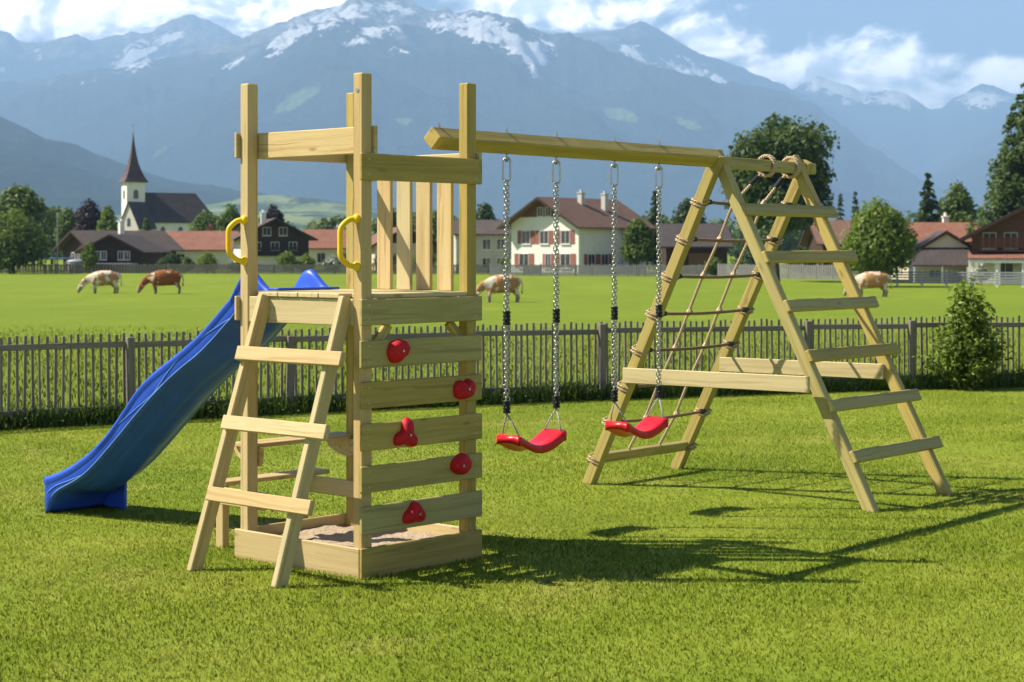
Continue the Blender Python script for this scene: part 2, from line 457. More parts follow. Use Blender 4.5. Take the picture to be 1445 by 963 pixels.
# --- foliage
def leaf_mat(name, c0, c1, c2, trans=0.35, rough=0.55, up=0.0):
    m, n, out = new_mat(name)
    t = n.attr('tint', 'Fac')
    p = n.coord('Object'); big = n.noise(p, 0.55, 2, 0.5)
    col = n.ramp(n.m('ADD', n.m('MULTIPLY', t, 0.75), n.m('MULTIPLY', n.m('SUBTRACT', big, 0.4), 0.7)), [(0.05, c0), (0.45, c1), (0.9, c2)])
    a = n.n.new('ShaderNodeBsdfPrincipled'); n.put(col, a.inputs['Base Color']); a.inputs['Roughness'].default_value = rough
    a.inputs['Specular IOR Level'].default_value = 0.3 if not up else 0.06
    b = n.n.new('ShaderNodeBsdfTranslucent'); n.put(n.mix(0.5, col, (0.25, 0.36, 0.03), 'MIX') if name != 'leaf_copper' else col, b.inputs[0])
    if up:
        nr = n.vm('NORMALIZE', n.vm('ADD', n.vm('MULTIPLY', n.n.new('ShaderNodeNewGeometry').outputs['Normal'], (1 - up,) * 3), (0, 0, up)))
        n.put(nr, a.inputs['Normal']); n.put(nr, b.inputs['Normal'])
    mx = n.n.new('ShaderNodeMixShader'); mx.inputs[0].default_value = trans
    n.l.new(a.outputs[0], mx.inputs[1]); n.l.new(b.outputs[0], mx.inputs[2]); n.l.new(mx.outputs[0], out.inputs[0])
leaf_mat('leaf_mid', (0.036, 0.058, 0.012), (0.075, 0.115, 0.018), (0.135, 0.180, 0.034))
leaf_mat('leaf_bright', (0.060, 0.098, 0.012), (0.130, 0.185, 0.020), (0.22, 0.27, 0.038))
leaf_mat('leaf_dark', (0.016, 0.032, 0.012), (0.030, 0.056, 0.018), (0.058, 0.090, 0.028), 0.2)
wood_mat('paling', (0.26, 0.25, 0.24), (0.21, 0.20, 0.195), (0.15, 0.145, 0.14), knot=(.1,.1,.1), rough=.85)
leaf_mat('leaf_pine', (0.024, 0.044, 0.012), (0.046, 0.082, 0.020), (0.095, 0.140, 0.032), 0.25)
leaf_mat('leaf_copper', (0.018, 0.010, 0.012), (0.034, 0.016, 0.018), (0.060, 0.026, 0.026), 0.15)
leaf_mat('leaf_flower', (0.09, 0.12, 0.04), (0.35, 0.36, 0.28), (0.7, 0.7, 0.62), 0.2)
leaf_mat('grass_blade', (0.125, 0.185, 0.010), (0.225, 0.285, 0.018), (0.390, 0.380, 0.070), 0.30, 0.8, 0.80)
leaf_mat('weed_leaf', (0.022, 0.045, 0.008), (0.055, 0.100, 0.014), (0.12, 0.175, 0.028), 0.35)
wood_mat('bark', (0.11, 0.085, 0.06), (0.08, 0.06, 0.045), (0.05, 0.04, 0.03), rough=0.9)

# --- buildings
def plaster(name, col, dirt=(0.4, 0.37, 0.32)):
    m, n, out = new_mat(name); p = n.coord('Object')
    a = n.noise(p, 0.8, 5, 0.6); b = n.noise(p, 25, 3, 0.6)
    c = n.mix(n.mr(a, 0.5, 0.85, 0, 0.45), col, tuple(x * y * 1.6 for x, y in zip(col, dirt)))
    bsdf(n, out, c, 0.9, n.bump(b, 0.3, 0.01), spec=0.2)
plaster('white_plaster', (0.74, 0.70, 0.61))
plaster('cream_plaster', (0.55, 0.47, 0.36))
plaster('grey_plaster', (0.42, 0.40, 0.36))
plaster('stone', (0.52, 0.48, 0.42))
def roof_mat(name, a_, b_):
    m, n, out = new_mat(name); p = n.coord('Object'); g = n.attr('grain')
    gx, gy, gz = n.xyz(g)
    rows = n.m('FRACT', n.m('MULTIPLY', gy, 3.2)); cols = n.m('FRACT', n.m('MULTIPLY', gx, 4.5))
    nz = n.noise(g, 0.7, 5, 0.65); cell = n.noise(n.vm('MULTIPLY', g, (4.5, 3.2, 1)), 1.0, 1, 0.5)
    c = n.mix(n.mr(nz, 0.3, 0.75), a_, b_)
    c = n.mix(n.mr(cell, 0.3, 0.7, 0, 0.5), c, tuple(x * 0.65 for x in a_))
    c = n.mix(n.mr(rows, 0.0, 0.16, 0.55, 0.0), c, tuple(x * 0.35 for x in a_))
    bsdf(n, out, c, 0.85, n.bump(n.m('ADD', rows, n.m('MULTIPLY', n.m('SINE', n.m('MULTIPLY', cols, 6.283)), 0.3)), 0.6, 0.05), spec=0.2)
roof_mat('roof_brown', (0.175, 0.095, 0.066), (0.235, 0.140, 0.100))
roof_mat('roof_red', (0.23, 0.095, 0.060), (0.31, 0.155, 0.105))
roof_mat('roof_dark', (0.085, 0.066, 0.058), (0.13, 0.10, 0.085))
roof_mat('roof_slate', (0.060, 0.050, 0.050), (0.10, 0.078, 0.070))
m, n, out = new_mat('spire_copper'); p = n.coord('Object')
bsdf(n, out, n.mix(n.noise(p, 0.9, 5), (0.055, 0.028, 0.021), (0.095, 0.050, 0.037)), 0.6, metal=0.2)
m, n, out = new_mat('glass_dark'); p = n.coord('Object')
bsdf(n, out, n.mix(n.noise(p, 0.9, 2), (0.012, 0.014, 0.018), (0.045, 0.05, 0.058)), 0.08, spec=0.6)
m, n, out = new_mat('white_paint'); p = n.coord('Object')
bsdf(n, out, n.mix(n.noise(p, 3.0, 4), (0.72, 0.71, 0.68), (0.60, 0.58, 0.54)), 0.6)
m, n, out = new_mat('shutter_red'); p = n.coord('Object')
bsdf(n, out, n.mix(n.noise(p, 3.0, 4), (0.22, 0.055, 0.035), (0.30, 0.10, 0.07)), 0.7)
m, n, out = new_mat('zinc'); p = n.coord('Object')
bsdf(n, out, n.mix(n.noise(p, 3.0, 4), (0.34, 0.35, 0.36), (0.24, 0.25, 0.26)), 0.55, metal=0.3)
m, n, out = new_mat('blue_sheet'); p = n.coord('Object')
bsdf(n, out, n.mix(n.noise(p, 3.0, 4), (0.05, 0.12, 0.32), (0.10, 0.20, 0.42)), 0.6)

def cow_mat(name, brown, white, bias):
    m, n, out = new_mat(name); p = n.coord('Object')
    x, y, z = n.xyz(p)
    a = n.noise(p, 2.6, 3, 0.5, 0.3)
    low = n.mr(z, 0.50, 0.66, 0.35, 0.0, True)            # pale legs and belly
    head = n.mr(x, -1.44, -1.26, 0.9, 0.0, True)          # pale face
    rump = n.mr(x, 0.72, 1.0, 0.0, 0.5, True)
    f = n.m('ADD', n.m('MAXIMUM', n.m('MAXIMUM', low, head), rump), n.m('MULTIPLY', n.m('SUBTRACT', a, 0.5), 3.6))
    f = n.mr(n.m('ADD', f, bias), 0.42, 0.52, 0, 1, True)
    fur = n.noise(p, 30, 4, 0.6)
    leg = n.mr(z, 0.30, 0.55, 0.8, 0.0, True)
    bsdf(n, out, n.mix(leg, n.mix(n.mr(fur, 0.3, 0.7, 0, 0.35), n.mix(f, brown, white), tuple(c * 0.6 for c in brown)), (0.20, 0.15, 0.11)), 0.85, n.bump(fur, 0.4, 0.02), spec=0.15)
cow_mat('cow_cream', (0.40, 0.22, 0.11), (0.74, 0.64, 0.50), 0.42)
cow_mat('cow_brown', (0.24, 0.080, 0.024), (0.60, 0.50, 0.40), 0.02)
cow_mat('cow_tan', (0.42, 0.21, 0.09), (0.70, 0.60, 0.48), 0.24)
# ------------------------------------------------------------------ the play set (local axes: u along the climbing wall, v along the ladder side)
YA = R(47.77); YB = R(50.19); WU, WV = 0.883, 1.007
play = thing('play_set', 'pale timber play tower with blue slide, ladder, climbing wall and A-frame swing beam', 'play set', (-0.7519, 9.0834, 0), YA)
PM, GM = 'pale_wood', 'green_wood'
dB = YB - YA; cB, sB = math.cos(dB), math.sin(dB)
def Bp(u, v, z):      # swing frame axes -> play set axes
    return np.array((u * cB - v * sB, u * sB + v * cB, z))
BU, BV, BZ = Bp(1, 0, 0), Bp(0, 1, 0), np.array((0, 0, 1.0))
seed = [100]
def mb():
    seed[0] += 1; return MB(seed[0])
def part_box(name, lo, hi, mat=PM, parent=play, bev=0.004, long=None):
    return mb().box(lo, hi, bev, long).build(name, mat, parent)
PW = 0.070; I = 0.022
for (u0, v0) in ((I, I), (I, WV - I - PW), (WU - I - PW, I), (WU - I - PW, WV - I - PW)):
    part_box('post', (u0, v0, 0.0), (u0 + PW, v0 + PW, 2.548), GM if u0 > .5 else PM, bev=0.006)
T = 0.0215
# climbing wall boards on the outside of the near face
BZs = [(1.274, 1.4055), (1.059, 1.198), (0.852, 0.988), (0.640, 0.777), (0.430, 0.565), (0.222, 0.361)]
rj = random.Random(12); boards = []
for z0, z1 in BZs:
    d0 = rj.uniform(-.004, .004)
    boards.append(mb().cbox((WU / 2 + rj.uniform(-.003, .003), T / 2, (z0 + z1) / 2), np.array([(math.cos(d0), 0, math.sin(d0)), (0, 1, 0), (-math.sin(d0), 0, math.cos(d0))]), (WU / 2, T / 2, (z1 - z0) / 2), .004).build('wall_board', GM, play))
boards.append(part_box('guard_rail', (0.0, 0, 2.0056), (WU, T, 2.1416), GM))
part_box('guard_rail', (I + PW + .001, 0.004, 2.145), (I + PW + .023, WV - 0.004, 2.283))                    # over the ladder
part_box('guard_rail', (0.0, WV - T, 2.148), (WU - 0.02, WV, 2.285))                                       # over the slide
part_box('guard_rail', (WU - T, 0.0, 2.043), (WU, WV + 0.03, 2.178))                                       # under the swing beam
# slats of the back balustrade
for v0, v1 in ((.665, .778), (.508, .62), (.352, .466), (.190, .304)):
    part_box('baluster', (WU - I - .0225, v0, 1.4315), (WU - I - .001, v1, 2.13))
# deck of planks (one part) and its joists / fascia boards
d_ = mb(); nn_ = 6; w_ = (WV - 2 * I) / nn_
for k in range(nn_):
    v0 = I + k * w_
    lo = 0.012 if I + PW < v0 and v0 + w_ < WV - I - PW else (I + PW + .002)
    hi = WU - 0.024 if lo < .05 else WU - I - PW - .002
    d_.box((lo, v0 + .003, 1.4075), (hi, v0 + w_ - .003, 1.431), 0.003)
d_.build('deck', PM, play)
part_box('fascia_board', (I + .003, I + PW + .002, 1.268), (I + .025, WV - I - PW - .002, 1.4055))
part_box('fascia_board', (0.0, WV - T, 1.275), (WU, WV, 1.4055))
part_box('fascia_board', (WU - T, T + .002, 1.275), (WU, WV - T - .002, 1.4055))
for (ua, ub) in ((I + PW, I + PW + .13), (WU - I - PW, WU - I - PW - .13)):
    mb().beam((ua, I + .02, 1.14), (ub, I + .02, 1.273), (0, 1, 0), .05, .03).build('knee_brace', GM, play)
# sandbox boards
part_box('sandbox_board', (0, 0, -0.01), (WU, T, 0.1526), GM)
part_box('sandbox_board', (0, T + .001, -0.01), (T, WV, 0.152))
part_box('sandbox_board', (T + .001, WV - T, -0.01), (WU, WV, 0.150))
part_box('sandbox_board', (WU - T, T + .001, -0.01), (WU, WV - T - .001, 0.151))
# table shelf and bench on the far side
s_ = mb()
s_.box((0.07, .935, .583), (.855, 1.02, .606), .003); s_.box((0.07, 1.025, .583), (.855, 1.11, .606), .003)
tbl = s_.build('table_top', PM, play)
for uu in (0.094, 0.765):
    poly = [(0.90, .485), (1.12, .51), (1.17, .55), (1.18, .582), (0.90, .582)]
    poly = [(.905, .50), (.92, .485), (.95, .483), (1.03, .498), (1.10, .53), (1.135, .582), (.90, .582)]
    mb().prism(poly, (0, 1, 0), (0, 0, 1), (1, 0, 0), (uu, 0, 0), .024).build('bracket', PM, play)
for uu in (0.094, 0.765): part_box('bench_arm', (uu, .87, .25), (uu + .024, 1.30, .345))
part_box('bench_seat', (.125, 1.235, .3475), (.90, 1.365, .3715))
for uu in (0.135, 0.72): part_box('bench_leg', (uu, 1.27, -0.01), (uu + .045, 1.335, .346))
# bolts on the posts
bl = mb()
for (u_, v_, z_) in ((I - .003, I + PW / 2, 2.46),):
    for r_ in (0.011,):
        ring = [(u_ + .004 * k, v_ + r_ * math.cos(a), z_ + r_ * math.sin(a)) for k in (0, 1) for a in np.linspace(0, 2 * math.pi, 12, endpoint=False)]
        bl.add(ring, [tuple(range(12))] + [(i, (i + 1) % 12, 12 + (i + 1) % 12, 12 + i) for i in range(12)])
bl.build('bolt', 'steel', play)
def screw_heads(b, pts, nrm, r=0.0045):
    nrm = np.asarray(nrm, float); a0 = np.cross(nrm, (0.3, 0.2, 1)); a0 /= np.linalg.norm(a0); a1 = np.cross(nrm, a0)
    for p in pts:
        p = np.asarray(p, float) + nrm * .0006
        b.add([p + r * (math.cos(t) * a0 + math.sin(t) * a1) for t in np.linspace(0, 2 * math.pi, 9)[:-1]] , [tuple(range(8))])
for o_, (z0, z1) in zip(boards, BZs + [(2.0056, 2.1416)]):
    for uu in (.05, WU - .05):
        for zz in (z0 + .03, z1 - .03):
            q_ = mb(); screw_heads(q_, [(uu, 0, zz)], (0, -1, 0)); q_.build('screw_head', 'steel', o_)

# yellow grab handles
for vc, z0, z1 in ((0.974 - .03, 1.585, 1.825), (0.084 - .025, 1.561, 1.822)):
    x0 = I
    path = []
    out_ = .075; dv = .045
    ctrl = [(x0 - .004, 0, z1 - .010), (x0 - .035, dv * .55, z1 - .014), (x0 - out_, dv, z1 - .055), (x0 - out_, dv, (z0 + z1) / 2), (x0 - out_, dv, z0 + .055), (x0 - .035, dv * .55, z0 + .014), (x0 - .004, 0, z0 + .010)]
    ctrl = np.array(ctrl); ctrl[:, 1] += vc
    tt = np.linspace(0, len(ctrl) - 1, 41)
    p_ = np.stack([np.interp(tt, range(len(ctrl)), ctrl[:, k]) for k in range(3)], 1)
    for _ in range(4): p_[1:-1] = (p_[:-2] + p_[1:-1] * 2 + p_[2:]) / 4
    h_ = mb().tube(p_, 0.0145, 12)
    for zz in (z0 + .010, z1 - .010):
        pr = [(.024, 0), (.025, .004), (.023, .013), (.016, .019), (.004, .022)]
        vs = []; fs = []
        for r_, q in pr:
            for k in range(14):
                a = 2 * math.pi * k / 14; vs.append((x0 - q, vc + r_ * math.cos(a), zz + r_ * math.sin(a)))
        for i in range(len(pr) - 1):
            for k in range(14): fs.append((i * 14 + k, i * 14 + (k + 1) % 14, (i + 1) * 14 + (k + 1) % 14, (i + 1) * 14 + k))
        fs.append(tuple(range(56, 70)))
        h_.add(vs, fs)
    h_.build('grab_handle', 'yellow_plastic', play, smooth=True)

# red climbing holds: lumpy shapes seen from the front as in the photograph
def hold(u, z, outline, depth, rot, sc, label, tilt=(0, 0)):
    """outline r(theta) list of lobes; dome over it"""
    nth, nr = 40, 9; vs = []; fs = []
    for i in range(nr):
        t = i / (nr - 1)
        for k in range(nth):
            th = 2 * math.pi * k / nth
            r = sc * outline(th)
            rr = r * math.cos(t * math.pi / 2) ** 0.55
            hh = depth * math.sin(t * math.pi / 2) * (1 + tilt[0] * math.cos(th) * (1 - t) + tilt[1] * math.sin(th) * (1 - t))
            nz = 1 + .10 * (vnoise(th * 3 + u * 40, t * 5 + z * 30, 5) - .5)
            a, b_ = rr * math.cos(th + rot) * nz, rr * math.sin(th + rot) * nz
            vs.append((u + a, -hh * nz, z + b_))
    for i in range(nr - 1):
        for k in range(nth):
            k2 = (k + 1) % nth
            fs.append((i * nth + k, i * nth + k2, (i + 1) * nth + k2, (i + 1) * nth + k))
    fs.append(tuple(range((nr - 1) * nth, nr * nth)))
    o = mb().add(vs, fs).build('climbing_hold', 'hold_red', play, smooth=True)
    o['label'] = label
    hb = mb(); screw_heads(hb, [(u, -depth * 1.03, z)], (0, -1, 0), .007); hb.build('bolt', 'steel', o)
tri = lambda th: 1 + .30 * math.cos(3 * th)
hold(.233, 1.14, lambda th: 1 + .12 * math.cos(2 * th) + .06 * math.cos(3 * th + 1), .060, .6, .062, 'round knob shaped red climbing hold', (.25, -.2))
hold(.73, .917, lambda th: (1 + .16 * math.cos(2 * th)) * (1 - .52 * math.exp(-((th - math.pi / 2) / .36) ** 2)), .050, 0.08, .066, 'heart shaped red climbing hold')
hold(.299, .705, lambda th: 1 + .36 * math.cos(3 * th), .045, math.pi / 2 - .15, .066, 'three lobed red climbing hold')
hold(.681, .515, lambda th: 1 + .34 * math.cos(th) + .16 * math.cos(2 * th), .055, .15, .060, 'pear shaped red climbing hold', (.3, 0))
hold(.36, .295, lambda th: 1 + .18 * math.cos(2 * th) + .24 * math.cos(3 * th + math.pi / 2), .050, 0, .060, 'three cornered red climbing hold', (-.2, .3))

# ladder leaning on the left face
lad = group_part('ladder', play)
LS = np.array((0.418, 0, 1.385)); LS /= np.linalg.norm(LS); LNORM = np.array((-LS[2], 0, LS[0]))
for v_ in (0.832, 0.165):
    vt = v_ - (.065 if v_ > .5 else .03)
    a = np.array((-0.405, v_, -0.01)); b = np.array((0.018, vt, 1.412))
    mb().beam(a, b, LNORM, .042, .078, .005).build('side_rail', PM, lad)
for k, (zc, v0, v1) in enumerate(((1.095, .000, .815), (.740, -.005, .800), (.380, -.012, .790))):
    uc = -0.405 + (zc / 1.40) * .418
    c_ = np.array((uc, (v0 + v1) / 2, zc)) + LNORM * (.039 + .0165)
    mb().cbox(c_, np.array([(0, 1, 0), np.cross(LNORM, (0, 1, 0)), LNORM]), ((v1 - v0) / 2, .037, .016), .004).build('rung', PM, lad)

# ------------------------------------------------------------------ the slide: a swept chute (v along, z up)
top = np.array([(.975, 1.440), (1.0, 1.450), (1.04, 1.478), (1.08, 1.515), (1.12, 1.543), (1.16, 1.548), (1.20, 1.525), (1.25, 1.465), (1.29, 1.405), (1.40, 1.315), (1.571, 1.185), (1.73, 1.09), (1.90, 1.00), (2.05, .92), (2.174, .835), (2.31, .70), (2.457, .560), (2.64, .43), (2.826, .333), (3.0, .265), (3.135, .232)])
bot = np.array([(.975, 1.405), (1.0, 1.402), (1.05, 1.392), (1.12, 1.37), (1.20, 1.33), (1.305, 1.265), (1.45, 1.165), (1.60, 1.062), (1.75, .985), (1.90, .893), (2.05, .785), (2.20, .672), (2.33, .570), (2.46, .470), (2.62, .348), (2.78, .248), (2.92, .185), (3.02, .140), (3.07, .105), (3.105, .055), (3.135, -.012)])
NS = 90
vv = np.concatenate([np.linspace(.975, 1.3, 26)[:-1], np.linspace(1.3, 3.135, NS - 25)])
zt_ = np.interp(vv, top[:, 0], top[:, 1]); zb_ = np.interp(vv, bot[:, 0], bot[:, 1])
def sm(a, k):
    for _ in range(k):
        a = a.copy(); a[1:-1] = (a[:-2] + 2 * a[1:-1] + a[2:]) / 4
    return a
zt_ = sm(zt_, 4); zb_ = sm(zb_, 5) - .018 * np.clip((vv - 1.25) / .2, 0, 1) * np.clip((3.0 - vv) / .3, 0, 1)
UL, UR = 0.215, 0.675; UC = (UL + UR) / 2; HW = (UR - UL) / 2
def ring_at(i):
    zt, zb, v_ = zt_[i], zb_[i], vv[i]
    flo = zb + .025
    sl = (np.gradient(zb_, vv))[i]; 
    sag = .085 * min(1.0, max(0.0, (v_ - 1.02) / .25)) * (1 if v_ < 2.85 else max(0, (3.135 - v_) / .285))
    pts = []
    # outside, from left rim down, under, up to the right rim, then the inside back
    pts += [(-HW - .006, zt - .012), (-HW - .010, zt - .03), (-HW, zt - .045), (-HW + .002, (zt + zb) / 2), (-HW + .004, zb + .012), (-HW + .012, zb)]
    for q in np.linspace(-.86, .86, 11): pts.append((HW * q, zb - sag * .9 * (((q + .86) / 1.16) ** .85 if q < .30 else ((.8601 - q) / .56) ** .85)))
    pts += [(HW - .012, zb), (HW - .004, zb + .012), (HW - .002, (zt + zb) / 2), (HW, zt - .045), (HW + .010, zt - .03), (HW + .006, zt - .012)]
    pts += [(HW - .008, zt), (HW - .028, zt - .006), (HW - .034, zt - .03)]
    fl = zb + .014
    lift = max(fl + .03, min(zt - .05, fl + .05))
    pts += [(HW - .045, max(fl + .01, zt - .07))]
    for q in np.linspace(.78, -.78, 9): pts.append((HW * q, fl - sag * .85 * (1 - (q / .78) ** 2)))
    pts += [(-HW + .045, max(fl + .01, zt - .07)), (-HW + .034, zt - .03), (-HW + .028, zt - .006), (-HW + .008, zt)]
    return [(UC + a, v_, z) for a, z in pts]
vs = []; rings = [ring_at(i) for i in range(len(vv))]; k_ = len(rings[0]); fs = []
for r_ in rings: vs += r_
for i in range(len(vv) - 1):
    for k in range(k_):
        k2 = (k + 1) % k_
        fs.append((i * k_ + k, (i + 1) * k_ + k, (i + 1) * k_ + k2, i * k_ + k2))
fs.append(tuple(range(k_))); fs.append(tuple(range((len(vv) - 1) * k_, len(vv) * k_))[::-1])
slide = MB(5).add(vs, fs)
# starting lip that lies on the deck edge
slide.box((UL + .005, .90, 1.4335), (UR - .005, .985, 1.446), .004)
sl_o = slide.build('slide', 'blue_plastic', play, smooth=True)
sl_o['label'] = 'blue plastic wave slide running down to the lawn'
# hollow run-out foot
ft = MB(6)
ft.prism([(2.90, .19), (2.905, -.01), (3.10, -.01), (3.125, .02), (3.125, .08), (3.10, .16), (3.06, .17)], (0, 1, 0), (0, 0, 1), (1, 0, 0), (UR - .026, 0, 0), .020)
ft.build('run_out_foot', 'blue_plastic', sl_o)
# raised beads and flourishes moulded in the flanks
def bead(fr, v0, v1, r=.0032, side=-1, n_=60):
    q = np.linspace(v0, v1, n_); zt = np.interp(q, vv, zt_); zb = np.interp(q, vv, zb_)
    f = np.array([fr(t) for t in np.linspace(0, 1, n_)])
    u_ = UL - .0005 if side < 0 else UR + .0005
    return MB(7).tube(np.stack([np.full(n_, u_), q, zb + (zt - zb) * f], 1), r, 6)
for side in (-1, 1):
    b_ = bead(lambda t: .10, 1.18, 3.06, .0036, side); b_.build('moulded_bead', 'blue_bead', sl_o, True)
    b_ = bead(lambda t: .12 + .62 * math.sin(math.pi * t) ** 1.2, 1.30, 2.02, .0026, side); b_.build('moulded_bead', 'blue_bead', sl_o, True)
    b_ = bead(lambda t: .12 + .50 * t * t, 1.92, 2.35, .0024, side); b_.build('moulded_bead', 'blue_bead', sl_o, True)
    b_ = bead(lambda t: .16 + .30 * t, 2.75, 3.10, .0026, side); b_.build('moulded_bead', 'blue_bead', sl_o, True)

# ------------------------------------------------------------------ the swing frame
fr = group_part('swing_frame', play)
BVc, BZc = 0.322, 2.268
diag = BV + BZ; diag = diag / np.linalg.norm(diag)
mb().beam(Bp(.868, BVc, BZc), Bp(3.70, BVc, BZc - .004), diag, .094, .094, .008).build('main_beam', GM, fr)
mb().beam(Bp(3.715, BVc - .008, BZc - .028), Bp(4.93, BVc - .008, BZc - .034), BZ, .078, .078, .006).build('end_beam', GM, fr)
def leg(u_, vf, v_top, z_top):
    a = Bp(u_, vf, -0.02); b = Bp(u_, v_top, z_top)
    mb().beam(a, b, BU, .078, .070, .006).build('leg', GM, fr)
LT = (0.285, 2.285); RT = (0.365, 2.315)
leg(3.672, 1.383, *LT); leg(3.748, -.822, *RT); leg(4.822, 1.429, *LT); leg(4.750, -.834, *RT)
def vr(z): return -.822 + (RT[0] + .822) * z / RT[1]       # right legs' centre line
def vl(z): return 1.40 + (LT[0] - 1.40) * z / LT[1]
def cross(u_, va, vb, za, zb):
    mb().beam(Bp(u_, va, za), Bp(u_, vb, zb), BU, .106, .024, .004).build('cross_board', PM, fr)
cross(3.672 - .035 - .013, 1.04, -.435, .785, .790)
cross(4.750 - .035 - .013, .95, -.385, .812, .815)
sl = Bp(0, RT[0] + .822, RT[1]); sl = sl / np.linalg.norm(sl); rn = np.cross(BU, sl)
if rn @ BV > 0: rn = -rn
for z in (1.895, 1.580, 1.262, .942, .630, .315):
    c_ = Bp((3.70 + 4.88) / 2, vr(z), z) + rn * (.039 + .017)
    mb().cbox(c_, np.array([BU, sl, rn]), (.60, .041, .017), .006).build('rung', GM, fr)
# climbing net between the left legs
net = group_part('climbing_net', play)
sl2 = Bp(0, LT[0] - 1.40, LT[1]); sl2 = sl2 / np.linalg.norm(sl2); ln = np.cross(BU, sl2)
if ln @ BV < 0: ln = -ln
zs = [1.975, 1.725, 1.472, 1.215, .960, .705, .450]
def nodev(z): return vl(z) - .03
for z in zs:
    y = nodev(z); s_ = [Bp(3.70 + (4.80 - 3.70) * t, y, z - .012 * math.sin(math.pi * t)) for t in np.linspace(0, 1, 7)]
    mb().tube(s_, .0112, 8).build('bar', 'bar_wood', net)
mb().beam(Bp(3.715, vl(.185) - .0, .185), Bp(4.775, vl(.185) - .0, .185), sl2, .042, .075, .006).build('foot_board', GM, net)
for u_, top_u in ((4.06, 4.30), (4.44, 4.62)):
    pts = [Bp(top_u, BVc + .03, BZc - .09)]
    for j, z in enumerate(zs): pts.append(Bp(u_ + .012 * math.sin(j * 2.1), nodev(z) + .015, z))
    pts.append(Bp(u_ - .02, vl(.22), .225))
    mb().tube(pts, .0108, 10).build('rope', 'hemp_rope', net)
    # loop over the beam
    lp = [Bp(top_u + .03 * math.sin(a / 2), BVc + .060 * math.cos(a), BZc - .03 + .070 * math.sin(a)) for a in np.linspace(0, 2 * math.pi, 22)[:-1]]
    for off in (0, .022):
        q_ = mb(); q_.tube([p + BU * off for p in lp], .0115, 8, closed=True); q_.build('rope_loop', 'hemp_rope', net)
    # black sleeve under the loop
    d0 = pts[1] - pts[0]; d0 = d0 / np.linalg.norm(d0)
    mb().tube([pts[0] + d0 * .03, pts[0] + d0 * .12], .019, 10).build('rope_sleeve', 'black_rubber', net)
    for j, z in enumerate(zs):      # knots
        c_ = Bp(u_ + .012 * math.sin(j * 2.1), nodev(z) + .006, z)
        k_ = mb()
        k_.tube([c_ + BU * (-.02) + sl2 * .004, c_ + BU * .02 - sl2 * .004], .0175, 8)
        k_.tube([c_ - sl2 * .024 + ln * .006, c_ + sl2 * .024 + ln * .006], .0155, 8)
        k_.build('knot', 'hemp_rope', net, True)
def wrap(u_, z, mat, par):
    c_ = Bp(u_, vl(z), z); hh, ww = .0425, .0385
    ring = [(-1, -1), (0, -1.06), (1, -1), (1.06, 0), (1, 1), (0, 1.06), (-1, 1), (-1.06, 0)]
    q_ = mb()
    for off in (-.012, .012):
        q_.tube([c_ + BU * a * ww + ln * b * hh + sl2 * (off + .010 * a) for a, b in ring], .0078, 8, closed=True)
    q_.build('leg_lashing', mat, par, True)
for z in zs + [.185]:
    for u_ in (3.672, 4.822): wrap(u_, z, 'hemp_rope', net)
    for u_ in (3.725, 4.765):
        if z > .2:
            c_ = Bp(u_, nodev(z), z)
            mb().tube([c_ - BU * .03, c_ + BU * .03], .0185, 8).build('bar_end', 'black_rubber', net)
# bolts through the beam
def link_pts(c, w, h, axis, n_=18):
    """stadium outline, w wide, h tall"""
    axis = np.asarray(axis); out_ = []
    r = w / 2; s_ = h / 2 - r
    for a in np.linspace(0, math.pi, n_ // 2): out_.append(c + axis * r * math.cos(a) + BZ * (s_ + r * math.sin(a)))
    for a in np.linspace(math.pi, 2 * math.pi, n_ // 2): out_.append(c + axis * r * math.cos(a) + BZ * (-s_ + r * math.sin(a)))
    return out_
for u_ in (.93, 1.513, 1.974, 2.555, 3.034):
    q_ = mb(); q_.tube([Bp(u_, BVc, BZc + .06), Bp(u_, BVc, BZc + .088)], .006, 8)
    q_.tube([Bp(u_, BVc, BZc + .066), Bp(u_, BVc, BZc + .075)], .0115, 6)
    q_.build('beam_bolt', 'steel', fr)

